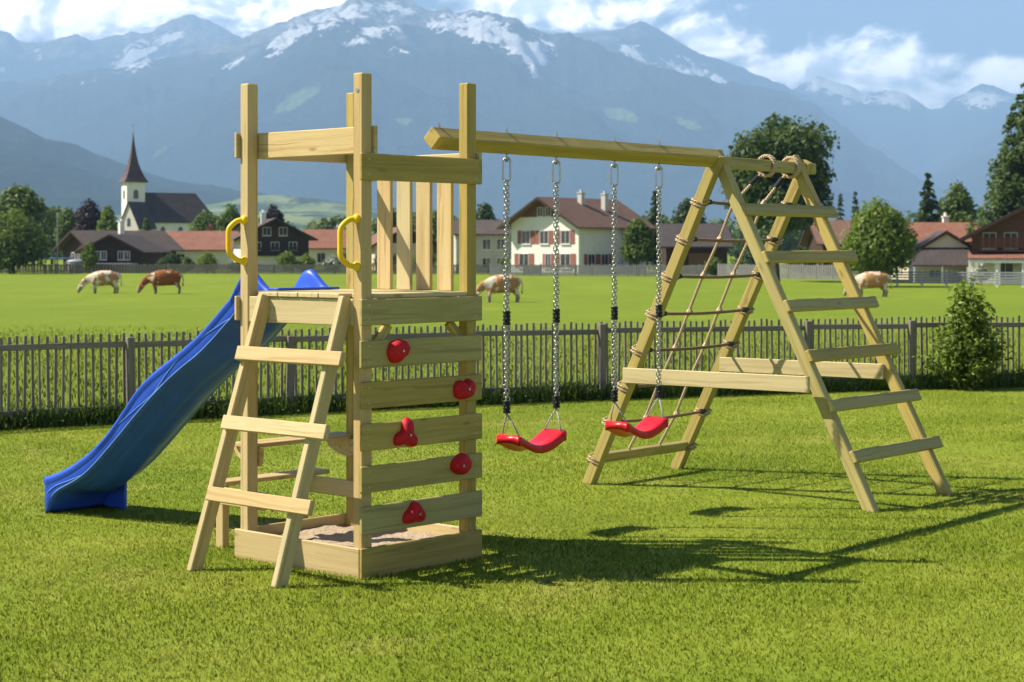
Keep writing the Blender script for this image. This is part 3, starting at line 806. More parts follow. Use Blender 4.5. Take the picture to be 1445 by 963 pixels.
# ------------------------------------------------------------------ two swings hanging from the beam
M_play = Matrix.Translation((-0.7519, 9.0834, 0)) @ Matrix.Rotation(YA, 4, 'Z')
def swing(u0, u1, drop, label, swayb):
    uc = (u0 + u1) / 2
    wp = M_play @ Vector(Bp(uc, BVc, BZc - .066))
    root = thing('swing', label, 'swing', wp, YB, 'red swings on the beam')
    ex, ey, ez = np.eye(3)
    S = .46
    # seat: moulded strap, ends rolled up
    n1, n2 = 41, 11; Lh, Wh = .218, .088
    def prof(t):           # t -1..1 along the seat
        a = abs(t)
        z = .054 * (1 - math.cos(min(1, a / .84) * math.pi / 2)) + .010 * math.sin(max(0, (a - .84) / .16) * math.pi / 2)
        return t * Lh, z
    th = .036
    vs = []; fs = []
    for i in range(n1):
        t = -1 + 2 * i / (n1 - 1); x, z = prof(t)
        x2, z2 = prof(min(1, t + .02)); x1, z1 = prof(max(-1, t - .02))
        tx, tz = x2 - x1, z2 - z1; q = math.hypot(tx, tz); nx, nz = -tz / q, tx / q
        tk = th * (1.15 if abs(t) < .8 else 1.15 + (abs(t) - .8) * 2.2)
        for sgn in (1, -1):
            for j in range(n2):
                s_ = -1 + 2 * j / (n2 - 1); e = (1 - .25 * abs(s_) ** 6)
                vs.append((x + sgn * nx * tk / 2 * e, s_ * Wh * (1 - .10 * (1 - abs(t)) ** 2), z + sgn * nz * tk / 2 * e - .004 * (1 - s_ * s_) * sgn - (.016 * abs(s_) ** 3 if sgn < 0 else .004 * abs(s_) ** 4)))
    row = 2 * n2
    for i in range(n1 - 1):
        for j in range(n2 - 1):
            a = i * row + j; fs.append((a, a + row, a + row + 1, a + 1))
            a = i * row + n2 + j; fs.append((a, a + 1, a + row + 1, a + row))
        a = i * row; fs.append((a, a + n2, a + row + n2, a + row))
        a = i * row + n2 - 1; fs.append((a, a + row, a + row + n2, a + n2))
    for i in (0, n1 - 1):
        f = [i * row + j for j in range(n2)] + [i * row + n2 + j for j in range(n2)][::-1]
        fs.append(tuple(f) if i == 0 else tuple(f[::-1]))
    off = np.array((0, 0, -drop))
    seat = MB(9).add(np.array(vs) + off, fs).build('seat', 'red_plastic', root, smooth=True)
    # moulded ribs near each rolled end
    for s_ in (-1, 1):
        for tt in (.70, .80, .90):
            x, z = prof(s_ * tt)
            rb = MB(10).tube([(x, -Wh * .93, z + .0125 - drop), (x, Wh * .93, z + .0125 - drop)], .0035, 6); rb.build('rib', 'red_plastic', seat, True)
    H_end = prof(.9)[1]
    bl_z = -drop + .215
    for s_ in (-1, 1):
        x = s_ * (u1 - u0) / 2
        ch = MB(11 + s_)
        # two chain falls side by side, alternating links
        z0, z1 = -.150, bl_z + .02
        nl = int((z0 - z1) / .0235)
        for fall in (-.0105, .0105):
            for k in range(nl):
                zc = z0 - (k + .5) * (z0 - z1) / nl
                axis = ex * math.cos(k * 1.57 + fall * 60) + ey * math.sin(k * 1.57 + fall * 60)
                c_ = np.array((x + fall, .003 * math.sin(k * .9), zc))
                ch.tube(link_pts2(c_, .0165, .0335, axis), .0032, 5, closed=True)
        chain = ch.build('chain', 'steel', root, True)
        hk = MB(12); hk.tube(link_pts2(np.array((x, 0, -.085)), .042, .135, ex * .64 - ey * .77, 20), .0058, 8, closed=True)
        hk.tube(link_pts2(np.array((x, 0, -.012)), .032, .042, ex * .77 + ey * .64, 14), .005, 8, closed=True)
        hk.tube([(x, 0, .03), (x, 0, -.002)], .006, 8)
        hk.tube([(x, 0, -.040), (x, 0, -.010)], .010, 8)
        hk.build('hanger_link', 'steel', chain, True)
        for zc, hgt in ((-.150 - (z0 - z1) * (.60 if s_ < 0 else .60), .085), (bl_z + .035, .075)):
            sv = MB(13)
            pr = []
            nr_ = 4
            for k in range(nr_):
                za = -hgt / 2 + hgt * k / nr_; zb2 = za + hgt / nr_
                pr += [(.017, za + .001), (.0225, za + .004), (.0225, zb2 - .004), (.017, zb2 - .001)]
            sv.lathe(pr, (x, 0, zc), 14); sv.build('chain_sleeve', 'black_rubber', chain)
        # two ropes from the sleeve to the seat's edges
        for e in (-1, 1):
            a = np.array((x, 0, bl_z)); b = np.array((s_ * Lh * .86, e * Wh * .80, -drop + prof(.86)[1] + .006))
            MB(14).tube([a, (a + b) / 2 + np.array((0, e * .004, 0)), b], .0048, 6).build('rope', 'pale_rope', root, True)
    return root
def link_pts2(c, w, h, axis, n_=12):
    axis = np.asarray(axis) / np.linalg.norm(axis); out_ = []; r = w / 2; s_ = h / 2 - r; Z_ = np.array((0, 0, 1.0))
    for a in np.linspace(0, math.pi, n_ // 2): out_.append(c + axis * r * math.cos(a) + Z_ * (s_ + r * math.sin(a)))
    for a in np.linspace(math.pi, 2 * math.pi, n_ // 2): out_.append(c + axis * r * math.cos(a) + Z_ * (-s_ + r * math.sin(a)))
    return out_
swing(1.513, 1.974, 1.705, 'red bucket strap swing hanging nearer to the climbing wall, in front of the grey fence', 0)
swing(2.555, 3.034, 1.705, 'red strap swing hanging beside the A-frame leg and rope net', 0)

# sand
gu = np.linspace(T + .002, WU - T - .002, 40); gv = np.linspace(T + .002, WV - T - .002, 44)
UU, VV = np.meshgrid(gu, gv)
ZZ = .075 + .055 * fbm(UU * 5, VV * 5, 4, 3) + .02 * fbm(UU * 18, VV * 18, 3, 4) - .02
so = grid_mesh('sand', np.stack([UU, VV, ZZ], -1), 'sand')
so.location = (-0.7519, 9.0834, 0); so.rotation_euler = (0, 0, YA)
tag(so, 'dry pale sand filling the sandbox under the tower', 'sand', kind='stuff')
# ------------------------------------------------------------------ terrain
def fy(x):            # the fence line
    d_ = np.asarray(x, float) - .92
    return 20.04 + .466 * d_ - .0215 * d_ * d_
ZF = -1.10            # level of the meadow and village
def sstep(t): t = np.clip(t, 0, 1); return t * t * (3 - 2 * t)
def terr(x, y):
    x = np.asarray(x, float); y = np.asarray(y, float)
    z = ZF * sstep((y - 19) / 80)
    z = z + .10 * (fbm(x * .05, y * .05, 3, 11) - .5) * sstep((y - 24) / 30) * (1 - sstep((y - 95) / 60))
    # the sunny foothill behind the village
    hx = x / np.maximum(y, 1)
    z = z + (60 + 52 * fbm(x * .002, y * .002, 4, 21)) * sstep((y - 1500) / 3000) * (0.55 + .75 * np.exp(-((hx + .13) / .09) ** 2))
    return z
ys = np.concatenate([np.linspace(-30, 14, 12)[:-1], np.linspace(14, 60, 60)[:-1], np.geomspace(60, 400, 40)[:-1], np.geomspace(400, 34000, 110)])
tx = np.linspace(-1, 1, 141); tx = np.sign(tx) * np.abs(tx) ** 1.5
Yg = np.repeat(ys[:, None], len(tx), 1); Xg = tx[None] * (25 + .62 * np.maximum(ys, 0))[:, None]
Zg = terr(Xg, Yg)
tag(grid_mesh('meadow', np.stack([Xg, Yg, Zg - .03 * (Yg < 24)], -1), 'meadow'), kind='structure')
# mown lawn, a sheet just above
xs = np.linspace(-14, 16, 61); ts = np.linspace(0, 1, 60)
Xl = np.repeat(xs[None], 60, 0); Yl = 0.5 + (fy(xs)[None] + .05 - 0.5) * ts[:, None]
tag(grid_mesh('lawn', np.stack([Xl, Yl, .012 * (fbm(Xl * .8, Yl * .8, 3, 5) - .5) + Zg.min() * 0], -1), 'lawn_ground'), kind='structure')

rng = np.random.default_rng(4)
def blades(name, label, xr, yr, dens, hgt, wid, keep, mat='grass_blade', zf=None, seed_=1, lean=.55, kind='stuff', cat='grass'):
    rg = np.random.default_rng(seed_)
    area = (xr[1] - xr[0]) * (yr[1] - yr[0]); n_ = int(area * dens)
    x = rg.uniform(*xr, n_); y = rg.uniform(*yr, n_)
    k = keep(x, y, rg.random(n_)); x, y = x[k], y[k]; n_ = len(x)
    patch = fbm(x * .9, y * .9, 4, 31); fine = fbm(x * 7, y * 7, 3, 32)
    h = hgt * (0.55 + .9 * rg.random(n_)) * (.65 + .7 * fine)
    wd = wid * (.7 + .6 * rg.random(n_)) * (1 + 0 * x)
    a = rg.uniform(0, 2 * np.pi, n_); ln_ = lean * (.25 + rg.random(n_)) * h; la = rg.uniform(0, 2 * np.pi, n_)
    z = zf(x, y) if zf is not None else 0 * x
    dx, dy = np.cos(a) * wd / 2, np.sin(a) * wd / 2
    lx, ly = np.cos(la) * ln_, np.sin(la) * ln_
    mx_, my_ = x + lx * .35, y + ly * .35
    b0 = np.stack([x - dx, y - dy, z - .004], 1); b1 = np.stack([x + dx, y + dy, z - .004], 1)
    m0 = np.stack([mx_ - dx * .8, my_ - dy * .8, z + h * .6], 1); m1 = np.stack([mx_ + dx * .8, my_ + dy * .8, z + h * .6], 1)
    tp = np.stack([x + lx, y + ly, z + h * .95], 1)
    v = np.stack([b0, b1, m1, m0, m0, m1, tp, tp + 1e-5], 1).reshape(-1, 3)
    v = np.stack([b0, b1, m1, b0, m1, m0, m0, m1, tp], 1).reshape(-1, 3)
    t = np.clip((.15 if mat != 'grass_blade' else .25) + (.55 if mat != 'grass_blade' else .36) * rg.random(n_) + 1.3 * (patch - .5) + .35 * (fine - .5), 0, 1)
    dry = rg.random(n_) < .05; t[dry] = 1.0
    o = fast_mesh(name, v, 3, mat, {'tint': np.repeat(t, 9)})
    return tag(o, label, cat, kind=kind)
def keep_lawn(x, y, r):
    inside = (np.abs(x) < y * .36 + 2.2) & (y < fy(x) - .02)
    # not through the sand of the sandbox
    cu_, su_ = math.cos(YA), math.sin(YA)
    u = (x + .7519) * cu_ + (y - 9.0834) * su_; v = -(x + .7519) * su_ + (y - 9.0834) * cu_
    inside &= ~((u > .0) & (u < WU) & (v > 0) & (v < WV))
    return inside & (r < np.clip((9.5 / y) ** 1.5, .18, 1))
blades('lawn_grass', 'short mown green grass of the lawn around the play set', (-9, 10), (5.6, 22.5), 5200, .017, .0038, keep_lawn, seed_=2, lean=1.45)
blades('meadow_grass', 'taller pasture grass just beyond the picket fence', (-14, 16), (15, 46), 170, .06, .014,
       lambda x, y, r: (np.abs(x) < y * .30 + 1.2) & (y > fy(x) + .05) & (r < np.clip((22 / y) ** 1.6, .2, 1) * np.clip((46 - y) / 18, 0, 1)), zf=terr, seed_=3)

# ------------------------------------------------------------------ foliage helpers
def leaf_quads(cen, nrm, size, rg, aspect=.62):
    n_ = len(cen)
    a = rg.normal(size=(n_, 3)); a -= nrm * (a * nrm).sum(1)[:, None]; a /= np.linalg.norm(a, axis=1)[:, None] + 1e-9
    b = np.cross(nrm, a)
    s = (size * (.6 + .8 * rg.random(n_)))[:, None] if np.ndim(size) == 0 else (size * (.6 + .8 * rg.random(n_)))[:, None]
    a = a * s * .5; b = b * s * .5 * aspect
    droop = nrm * s * .10
    v = np.stack([cen - a, cen + b * 1.0 + droop, cen + a, cen - b * 1.0 + droop], 1)
    return v.reshape(-1, 3)
def crown_pts(clumps, n_, rg, fill=.35):
    """clumps: (k,4) centre and radius -> points near the clump shells, with outward normals"""
    c = np.asarray(clumps); wgt = c[:, 3] ** 2; wgt = wgt / wgt.sum()
    i = rg.choice(len(c), n_, p=wgt)
    d_ = rg.normal(size=(n_, 3)); d_ /= np.linalg.norm(d_, axis=1)[:, None]
    r = np.where(rg.random(n_) < fill, rg.random(n_) ** .5, 1 - .35 * rg.random(n_) ** 1.5) * (1 + .12 * rg.normal(size=n_).clip(-1.5, 1.5))
    p = c[i, :3] + d_ * (r * c[i, 3])[:, None] * np.array((1, 1, .82))
    nn = d_ + rg.normal(size=(n_, 3)) * .75; nn[:, 2] += .35
    nn /= np.linalg.norm(nn, axis=1)[:, None]
    return p, nn, i
def limb(m, a, b, r0, r1, rg, n_=6, wob=.06):
    a = np.asarray(a, float); b = np.asarray(b, float); L = np.linalg.norm(b - a)
    t = np.linspace(0, 1, n_)[:, None]
    p = a + (b - a) * t; p[1:-1] += rg.normal(size=(n_ - 2, 3)) * wob * L * .5
    m.tube(p, np.linspace(r0, r1, n_), 7)
def tree(name, label, px, D, ytop, wpx, mat, group, base=None, seed_=0, leaf=.42, nl=4500, shape='round', trunk=.22, cbot=.22, gx=0):
    """broadleaf tree; ytop and wpx give its size"""
    rg = np.random.default_rng(1000 + seed_)
    x = (px - 722.5) / 2556 * D; z0 = float(terr(x, D)) if base is None else base
    H_ = (351.3 - ytop) / 2556 * D + EYE - z0; W_ = wpx / 2556 * D
    root = thing(name, label, 'tree' if 'shrub' not in name and 'bush' not in name else 'shrub', (x, D, z0), rg.uniform(0, 6.28), group)
    zc0 = H_ * cbot; hh = H_ - zc0
    cl_ = []
    k = 34
    for j in range(k):
        d_ = rg.normal(size=3); d_ /= np.linalg.norm(d_)
        rr = (.35 + .65 * rg.random()) ** .6
        t = .5 + .5 * d_[2] * rr
        if shape == 'round': prof = math.sqrt(max(.05, 1 - (2 * t - 1) ** 2)) * .5 + .5 * (1 - abs(2 * t - .8)) 
        elif shape == 'cone': prof = 1.15 - t
        else: prof = .75 + .25 * math.sin(t * 3.0)
        cr = (.17 + .12 * rg.random()) * min(W_, hh * 1.2) * (1.0 if shape != 'cone' else max(.35, 1.15 - t))
        lim = max(0.02, W_ / 2 * min(1, prof) - cr * .55)
        q = math.hypot(d_[0], d_[1]) + 1e-6
        cl_.append((d_[0] / q * lim * rr, d_[1] / q * lim * rr, zc0 + cr * .7 + t * max(.01, hh - 1.5 * cr), cr))
    cl_.append((0, 0, H_ - .16 * W_ * .9, .16 * W_)); cl_ = np.array(cl_)
    p, nn, idx = crown_pts(cl_, nl, rg)
    tone = rg.random(len(cl_))[idx] * .45 + .55 * rg.random(nl)
    v = leaf_quads(p, nn, leaf, rg)
    fast_mesh('crown', v, 4, mat, {'tint': np.repeat(tone, 4)}, parent=root)
    m_ = MB(seed_)
    limb(m_, (0, 0, -.3), (0.02 * H_, 0, H_ * .72), trunk, trunk * .25, rg, 7, .02)
    for j in rg.choice(len(cl_), 9, replace=False):
        c = cl_[j]; zs_ = max(H_ * .12, min(H_ * .6, c[2] * .6)); limb(m_, (0.02 * zs_, 0, zs_), c[:3], trunk * .4, trunk * .08, rg)
    m_.build('trunk', 'bark', root)
    return root
def conifer(name, label, px, D, ytop, wpx, mat, group, seed_=0, leaf=.5, nl=5200, base=None, cbot=.06, droop=.25, lay=15, taper=.85):
    rg = np.random.default_rng(2000 + seed_)
    x = (px - 722.5) / 2556 * D; z0 = float(terr(x, D)) if base is None else base
    H_ = (351.3 - ytop) / 2556 * D + EYE - z0; W_ = wpx / 2556 * D
    root = thing(name, label, 'tree', (x, D, z0), rg.uniform(0, 6.28), group)
    m_ = MB(seed_); limb(m_, (0, 0, -.3), (0, 0, H_ * .985), .018 * H_, .01, rg, 8, .004)
    P_ = []; N_ = []; T_ = []
    br = []
    for k in range(lay):
        t = (k + .5) / lay
        nb = int(9 - 4 * t)
        for j in range(nb):
            a = 2 * math.pi * (j + rg.uniform(-.3, .3)) / nb + k * 1.3
            zb = H_ * (cbot + (1 - cbot) * (t + rg.uniform(-.4, .4) / lay))
            L = W_ / 2 * ((1 - t) ** taper) * rg.uniform(.72, 1.12) + .15
            br.append((a, zb, L, t))
    tot = sum(b[2] + .3 for b in br)
    for a, zb, L, t in br:
        n_ = max(14, int(nl * (L + .3) / tot))
        s = rg.random(n_) ** .7
        wdt = L * .26 * (1 - .6 * s) + .10
        lat = rg.normal(size=n_) * wdt * .55
        r_ = s * L
        zz = zb - droop * L * s ** 1.3 + .30 * L * (s - s * s) + rg.normal(size=n_) * .09 * L - np.abs(lat) * .22
        ca, sa = math.cos(a), math.sin(a)
        P_.append(np.stack([ca * r_ - sa * lat, sa * r_ + ca * lat, np.minimum(zz, H_ * 1.0)], 1))
        nn = rg.normal(size=(n_, 3)) * .6 + np.array((ca * .5, sa * .5, .8)); N_.append(nn / np.linalg.norm(nn, axis=1)[:, None])
        T_.append(np.clip(.25 + .5 * rg.random(n_) + .25 * (s - .5) + rg.uniform(-.15, .15), 0, 1))
        tip = (ca * L * .9, sa * L * .9, zb - droop * L * .8)
        if t < .8: limb(m_, (0, 0, zb), tip, .006 * H_ * (1 - t) + .01, .008, rg, 4, .02)
    P_ = np.concatenate(P_); N_ = np.concatenate(N_); T_ = np.concatenate(T_)
    fast_mesh('crown', leaf_quads(P_, N_, leaf, rg, .5), 4, mat, {'tint': np.repeat(T_, 4)}, parent=root)
    m_.build('trunk', 'bark', root)
    return root

# ------------------------------------------------------------------ the near picket fence
fence = thing('picket_fence', 'weathered grey picket fence running across behind the lawn and the play set', 'fence', (0.92, 20.04, 0))
FO = np.array((0.92, 20.04, 0))
# arc length table
xx = np.linspace(-9, 11, 2001); yy_ = fy(xx); ss = np.concatenate([[0], np.cumsum(np.hypot(np.diff(xx), np.diff(yy_)))])
def fpos(s):
    x = np.interp(s, ss, xx); return np.array((x, float(fy(x)), 0.0))
def fdir(s):
    d_ = fpos(s + .05) - fpos(s - .05); return d_ / np.linalg.norm(d_)
def s_of(x): return float(np.interp(x, xx, ss))
post_x = [-8.2, -5.9, -3.69, -2.29 + .02, -.55, .97, 3.42, 4.72, 6.6, 8.6]
rf = random.Random(3)
ang = lambda s: math.atan2(fdir(s)[1], fdir(s)[0])
def fbox(b, s, w, d_, z0, z1, off, tilt=0.0, bev=.002):
    c = fpos(s) - FO; t = fdir(s); nrm = np.array((-t[1], t[0], 0))
    zax = np.array((0, 0, 1.0)) + t * tilt; zax /= np.linalg.norm(zax)
    tt = np.cross(nrm, zax)
    b.cbox(c + nrm * off + np.array((0, 0, (z0 + z1) / 2)), np.array([zax, tt, nrm]), ((z1 - z0) / 2, w / 2, d_ / 2), bev)
for i, x in enumerate(post_x):
    b = MB(300 + i); fbox(b, s_of(x), .075, .075, -.1, .80 + rf.uniform(-.02, .03), -.055, rf.uniform(-.02, .02), .006)
    b.build('fence_post', 'grey_wood', fence)
for i in range(len(post_x) - 1):
    for z in (.135, .745):
        a, c = fpos(s_of(post_x[i])) - FO, fpos(s_of(post_x[i + 1])) - FO
        t = fdir((s_of(post_x[i]) + s_of(post_x[i + 1])) / 2); nrm = np.array((-t[1], t[0], 0))
        dz = rf.uniform(-.012, .012)
        b = MB(400 + i * 2 + (z > .5)); b.beam(a - nrm * .028 + (0, 0, z + dz), c - nrm * .028 + (0, 0, z - dz * .6), (0, 0, 1), .026, .058, .004, (.02, .02))
        b.build('fence_rail', 'grey_wood', fence)
pk = []
s = s_of(-7.6)
while s < s_of(9.2):
    pk.append((s + rf.uniform(-.006, .006), .845 + rf.uniform(-.012, .012), rf.uniform(-.02, .02), rf.uniform(.022, .030))); s += .0755 + rf.uniform(-.003, .003)
vis = [p for p in pk if abs(fpos(p[0])[0]) < fpos(p[0])[1] * .2827 + .03]
hid = sorted(vis, key=lambda p: -p[0])[: max(0, len(vis) - 100)]
one = [p for p in vis if p not in hid]; rest = [p for p in pk if p not in one]
for i, p in enumerate(one):
    b = MB(500 + i); fbox(b, p[0], p[3], .017, -.03, p[1], -.005, p[2]); b.build('picket', 'grey_wood', fence)
b = MB(900)
for p in rest: fbox(b, p[0], p[3], .017, -.03, p[1], -.005, p[2])
tag(b.build('pickets', 'grey_wood', fence), kind='stuff')

# rank weeds along its foot
rg = np.random.default_rng(8)
n_ = 12000
s_ = rg.uniform(s_of(-8), s_of(9.5), n_); x = np.interp(s_, ss, xx); y = fy(x)
hmax = .03 + .30 * fbm(s_ * 1.1, s_ * 0, 5, 61) ** 1.3
off = rg.normal(size=n_) * .10 - .03; z = hmax * rg.random(n_) ** .8 * np.clip(1.15 - np.abs(off + .03) * 3.2, .1, 1)
P_ = np.stack([x + off * .42, y - off * -.9 * -1, z], 1); P_ = np.stack([x - off * .42, y + off * .9, z], 1)
nn = rg.normal(size=(n_, 3)) * .8 + np.array((-.2, -.3, .8)); nn /= np.linalg.norm(nn, axis=1)[:, None]
tag(fast_mesh('weeds', leaf_quads(P_, nn, .050, rg, .55), 4, 'weed_leaf', {'tint': np.repeat(np.clip(.2 + .6 * rg.random(n_) + .5 * (z - .12), 0, 1), 4)}), 'dark green weeds and ground cover along the foot of the picket fence', 'weeds', kind='stuff')

blades('fence_grass', 'long unmown grass standing along the foot of the picket fence', (-8, 9.5), (14, 23.5), 1900, .19, .011,
       lambda x, y, r: (np.abs(y - fy(x) + .06) < .17) & (np.abs(x) < y * .32 + 1), mat='weed_leaf', seed_=6, lean=.5)
# the shrub at the fence
def shrub_near():
    rg = np.random.default_rng(77)
    D = 21.35; x = (1366 - 722.5) / 2556 * D
    root = thing('leafy_shrub', 'bright green leafy shrub growing against the right part of the picket fence', 'shrub', (x, D, 0), 0)
    m_ = MB(31); P_ = []; N_ = []; T_ = []
    for k in range(72):
        a = rg.uniform(0, 6.28); L = rg.uniform(.55, 1.0)
        tall = rg.random() ** 1.5
        top_ = np.array((math.cos(a) * .47 * (1.05 - tall * .85), math.sin(a) * .34 * (1.05 - tall * .85), .30 + .92 * tall))
        if k < 2: top_ = np.array((-.03 + .05 * k, 0, 1.26 - .14 * k))
        base_ = np.array((math.cos(a) * .05, math.sin(a) * .05, 0))
        t = np.linspace(0, 1, 8)[:, None]; p = base_ + (top_ - base_) * t; p[:, 2] = top_[2] * (t[:, 0] ** .8)
        p[1:] += rg.normal(size=(7, 3)) * .015
        m_.tube(p, np.linspace(.008, .002, 8), 5)
        nl = int(95 * L * (.6 + top_[2]))
        tt = rg.uniform(.12, 1.02, nl)
        q = np.stack([np.interp(tt, t[:, 0], p[:, j]) for j in range(3)], 1) + rg.normal(size=(nl, 3)) * .055
        q[:, 2] = np.maximum(q[:, 2], .02)
        P_.append(q); nn = rg.normal(size=(nl, 3)) * .7 + np.array((-.3, -.3, .7)); N_.append(nn / np.linalg.norm(nn, axis=1)[:, None]); T_.append(np.clip(.15 + .55 * rg.random(nl) + .3 * (tt - .4) + .15 * (q[:, 2] - .4), 0, 1))
    P_ = np.concatenate(P_); N_ = np.concatenate(N_); T_ = np.concatenate(T_)
    fast_mesh('foliage', leaf_quads(P_, N_, .062, rg, .5), 4, 'leaf_bright', {'tint': np.repeat(T_, 4)}, parent=root)
    m_.build('stem', 'bark', root)
shrub_near()

# ------------------------------------------------------------------ mountains: height fields, each at its own distance
def mountain(name, sky_px, D, depth, seed_, rough, snow=(), meadow=(), fd=.95, nx=420, nt=150, x0=-260, x1=1720, foot=-30, spur=.34, wl=150, hbias=0.0, snowline=None):
    K = 2.2; D = D * K; depth = depth * K; foot = foot * K; hbias = hbias * K
    x0 -= 620; x1 += 620; nx = int(nx * 1.6)
    pxs = np.linspace(x0, x1, nx)
    sp = np.array(sky_px, float)
    crest = np.interp(pxs, sp[:, 0], sp[:, 1])
    jag = (fbm(pxs / 34.0, pxs * 0 + seed_, 6, seed_, True, .62) - .55) * rough * 1.7
    edge = sstep((pxs - x0) / 560) * sstep((x1 - pxs) / 560)          # the range runs down to the plain at both ends
    crest = (crest - jag) * edge + 352 * (1 - edge)
    t = np.concatenate([np.linspace(0, 1, nt - 14), np.linspace(1, 1.5, 15)[1:]])
    T_, PX = np.meshgrid(t, pxs, indexing='ij'); CR = np.repeat(crest[None], len(t), 0)
    Y_ = D - depth * (1 - T_)
    XW = (PX - 722.5) / 2556 * Y_
    q1 = (fbm(XW / 1500 / K + 5, Y_ / 1500 / K, 4, seed_ + 40) - .5) * 900 * K; q2 = (fbm(XW / 1500 / K + 50, Y_ / 1500 / K + 9, 4, seed_ + 41) - .5) * 900 * K
    rid = fbm((XW + q1) / 1150 / K, (Y_ * .62 + XW * .45 + q2) / 1150 / K, 6, seed_ + 3, True, .5)
    fine = fbm((XW + q1) / 260 / K, (Y_ + q2) / 260 / K, 6, seed_ + 9, True, .55)
    hc = (351.3 - CR) / 2556 * D + EYE
    env = np.clip(T_, 0, 1) ** fd
    back = np.where(T_ > 1, 1 - (T_ - 1) * 1.0, 1.0)
    bell = np.clip(4 * T_ * (1 - T_), 0, 1) ** .75
    Z_ = foot + (hc - foot) * env * back + hc.max() * bell * (spur * (rid - .55) + .13 * (fine - .5)) 
    lim = (351.3 - CR) / 2556 * Y_ + EYE - 2 - 6 * (1 - T_) * D / 7000 / K
    Z_ = np.where(T_ < 1, np.minimum(Z_, lim), Z_)
    X_ = (PX - 722.5) / 2556 * Y_
    yp = 351.3 - (Z_ - EYE) / Y_ * 2556
    S = np.zeros_like(Z_); M_ = np.zeros_like(Z_)
    for (cx, cy, rx, ry, an, g) in snow:
        ca, sa = math.cos(R(an)), math.sin(R(an)); dx, dy = PX - cx, yp - cy
        q = np.hypot((dx * ca + dy * sa) / rx, (-dx * sa + dy * ca) / ry)
        S = np.maximum(S, g * np.clip(1.35 - q, 0, 1))
    for (cx, cy, rx, ry, an, g) in meadow:
        ca, sa = math.cos(R(an)), math.sin(R(an)); dx, dy = PX - cx, yp - cy
        q = np.hypot((dx * ca + dy * sa) / rx, (-dx * sa + dy * ca) / ry)
        M_ = np.maximum(M_, g * np.clip(1.35 - q, 0, 1))
    if snowline is not None: S = np.maximum(S, np.clip((Z_ - snowline) / 260, 0, .62) * (.4 + rid))
    hi = np.clip((Z_ - hbias) / 1000 / K, 0, 1)
    o = grid_mesh(name, np.stack([X_, Y_, Z_], -1), 'mountain', {'snow': S, 'meadow': M_, 'high': hi})
    return tag(o, kind='structure')
mountain('mountain_massif', [(-300, 150), (0, 118), (60, 112), (120, 100), (190, 92), (250, 74), (330, 58), (400, 34), (440, 16), (480, 5), (505, -8), (540, -10), (575, 0), (600, 14), (640, 14), (690, 16), (730, 28), (770, 46), (810, 50), (850, 66), (900, 90), (950, 102), (1000, 112), (1060, 122), (1110, 128), (1150, 150), (1200, 188), (1250, 222), (1300, 252), (1360, 282), (1500, 330), (1720, 350)],
         7400, 3300, 3, 9, fd=.85, nt=190, nx=560,
         snow=[(480, 26, 60, 16, -20, .85), (560, 14, 50, 12, 10, .8), (620, 40, 40, 14, 30, .7), (760, 60, 40, 14, 35, .8), (205, 80, 48, 17, -22, .9), (420, 45, 60, 14, -32, .85), (325, 95, 26, 7, -28, .7), (520, 48, 48, 15, -12, .78), (700, 50, 90, 22, 20, 1.1), (650, 40, 40, 12, 15, .9), (745, 85, 40, 9, 62, .9), (570, 75, 20, 8, 20, .6), (640, 20, 40, 8, 0, .5), (120, 118, 14, 6, 0, .55)],
         meadow=[(420, 140, 60, 14, -28, .75), (875, 162, 36, 13, 14, .85), (970, 175, 34, 9, 22, .75), (570, 172, 26, 9, 8, .7), (460, 110, 24, 30, -20, .5), (230, 212, 34, 8, -30, .6), (330, 130, 50, 8, -40, .5)], hbias=160)
mountain('mountain_ridge', [(-300, 30), (-60, 40), (0, 44), (36, 62), (78, 56), (108, 47), (125, 57), (160, 52), (215, 44), (248, 28), (270, 22), (292, 30), (318, 42), (345, 58), (400, 80), (500, 120), (560, 150), (700, 200)],
         9800, 3000, 17, 7, x0=-330, x1=640, nx=260, nt=110, snow=[(205, 70, 60, 16, -25, .9), (10, 98, 16, 6, 0, .8), (55, 78, 10, 5, 60, .6), (110, 66, 14, 4, 0, .4)], hbias=420)
mountain('mountain_peak', [(700, 150), (760, 70), (800, 52), (828, 46), (858, 44), (884, 36), (905, 32), (925, 40), (960, 64), (1000, 78), (1030, 90), (1070, 108), (1110, 124), (1160, 150), (1240, 200), (1300, 260)],
         8900, 2600, 23, 7, x0=680, x1=1320, nx=240, nt=110, snow=[(895, 75, 30, 12, 25, .75), (960, 98, 60, 16, 12, .8), (1000, 112, 30, 10, 0, .8), (870, 88, 20, 10, 30, .7)], hbias=420)
mountain('mountain_distance', [(1060, 170), (1110, 132), (1135, 116), (1155, 108), (1180, 118), (1220, 132), (1250, 124), (1275, 130), (1310, 152), (1330, 150), (1360, 132), (1385, 119), (1410, 126), (1440, 136), (1480, 120), (1560, 100), (1700, 120), (1760, 180)],
         10800, 3600, 31, 7, x0=1040, x1=1750, nx=260, nt=110, snow=[(1190, 128, 60, 16, 15, 1.05), (1262, 140, 40, 14, 10, 1.05), (1390, 140, 40, 14, 0, .9), (1160, 124, 24, 12, 0, .9)], hbias=500)
mountain('mountain_flank', [(1180, 350), (1240, 300), (1290, 262), (1330, 232), (1370, 204), (1410, 178), (1445, 160), (1520, 120), (1620, 90), (1760, 70)],
         8300, 3000, 37, 5, x0=1170, x1=1760, nx=200, nt=90, hbias=700)
mountain('wooded_hill', [(-330, 120), (-60, 150), (0, 164), (28, 178), (60, 194), (110, 206), (160, 226), (200, 242), (250, 256), (310, 264), (370, 274), (440, 288), (520, 305), (640, 330)],
         3500, 1500, 41, 4, x0=-340, x1=640, nx=220, nt=90, hbias=900, foot=5)
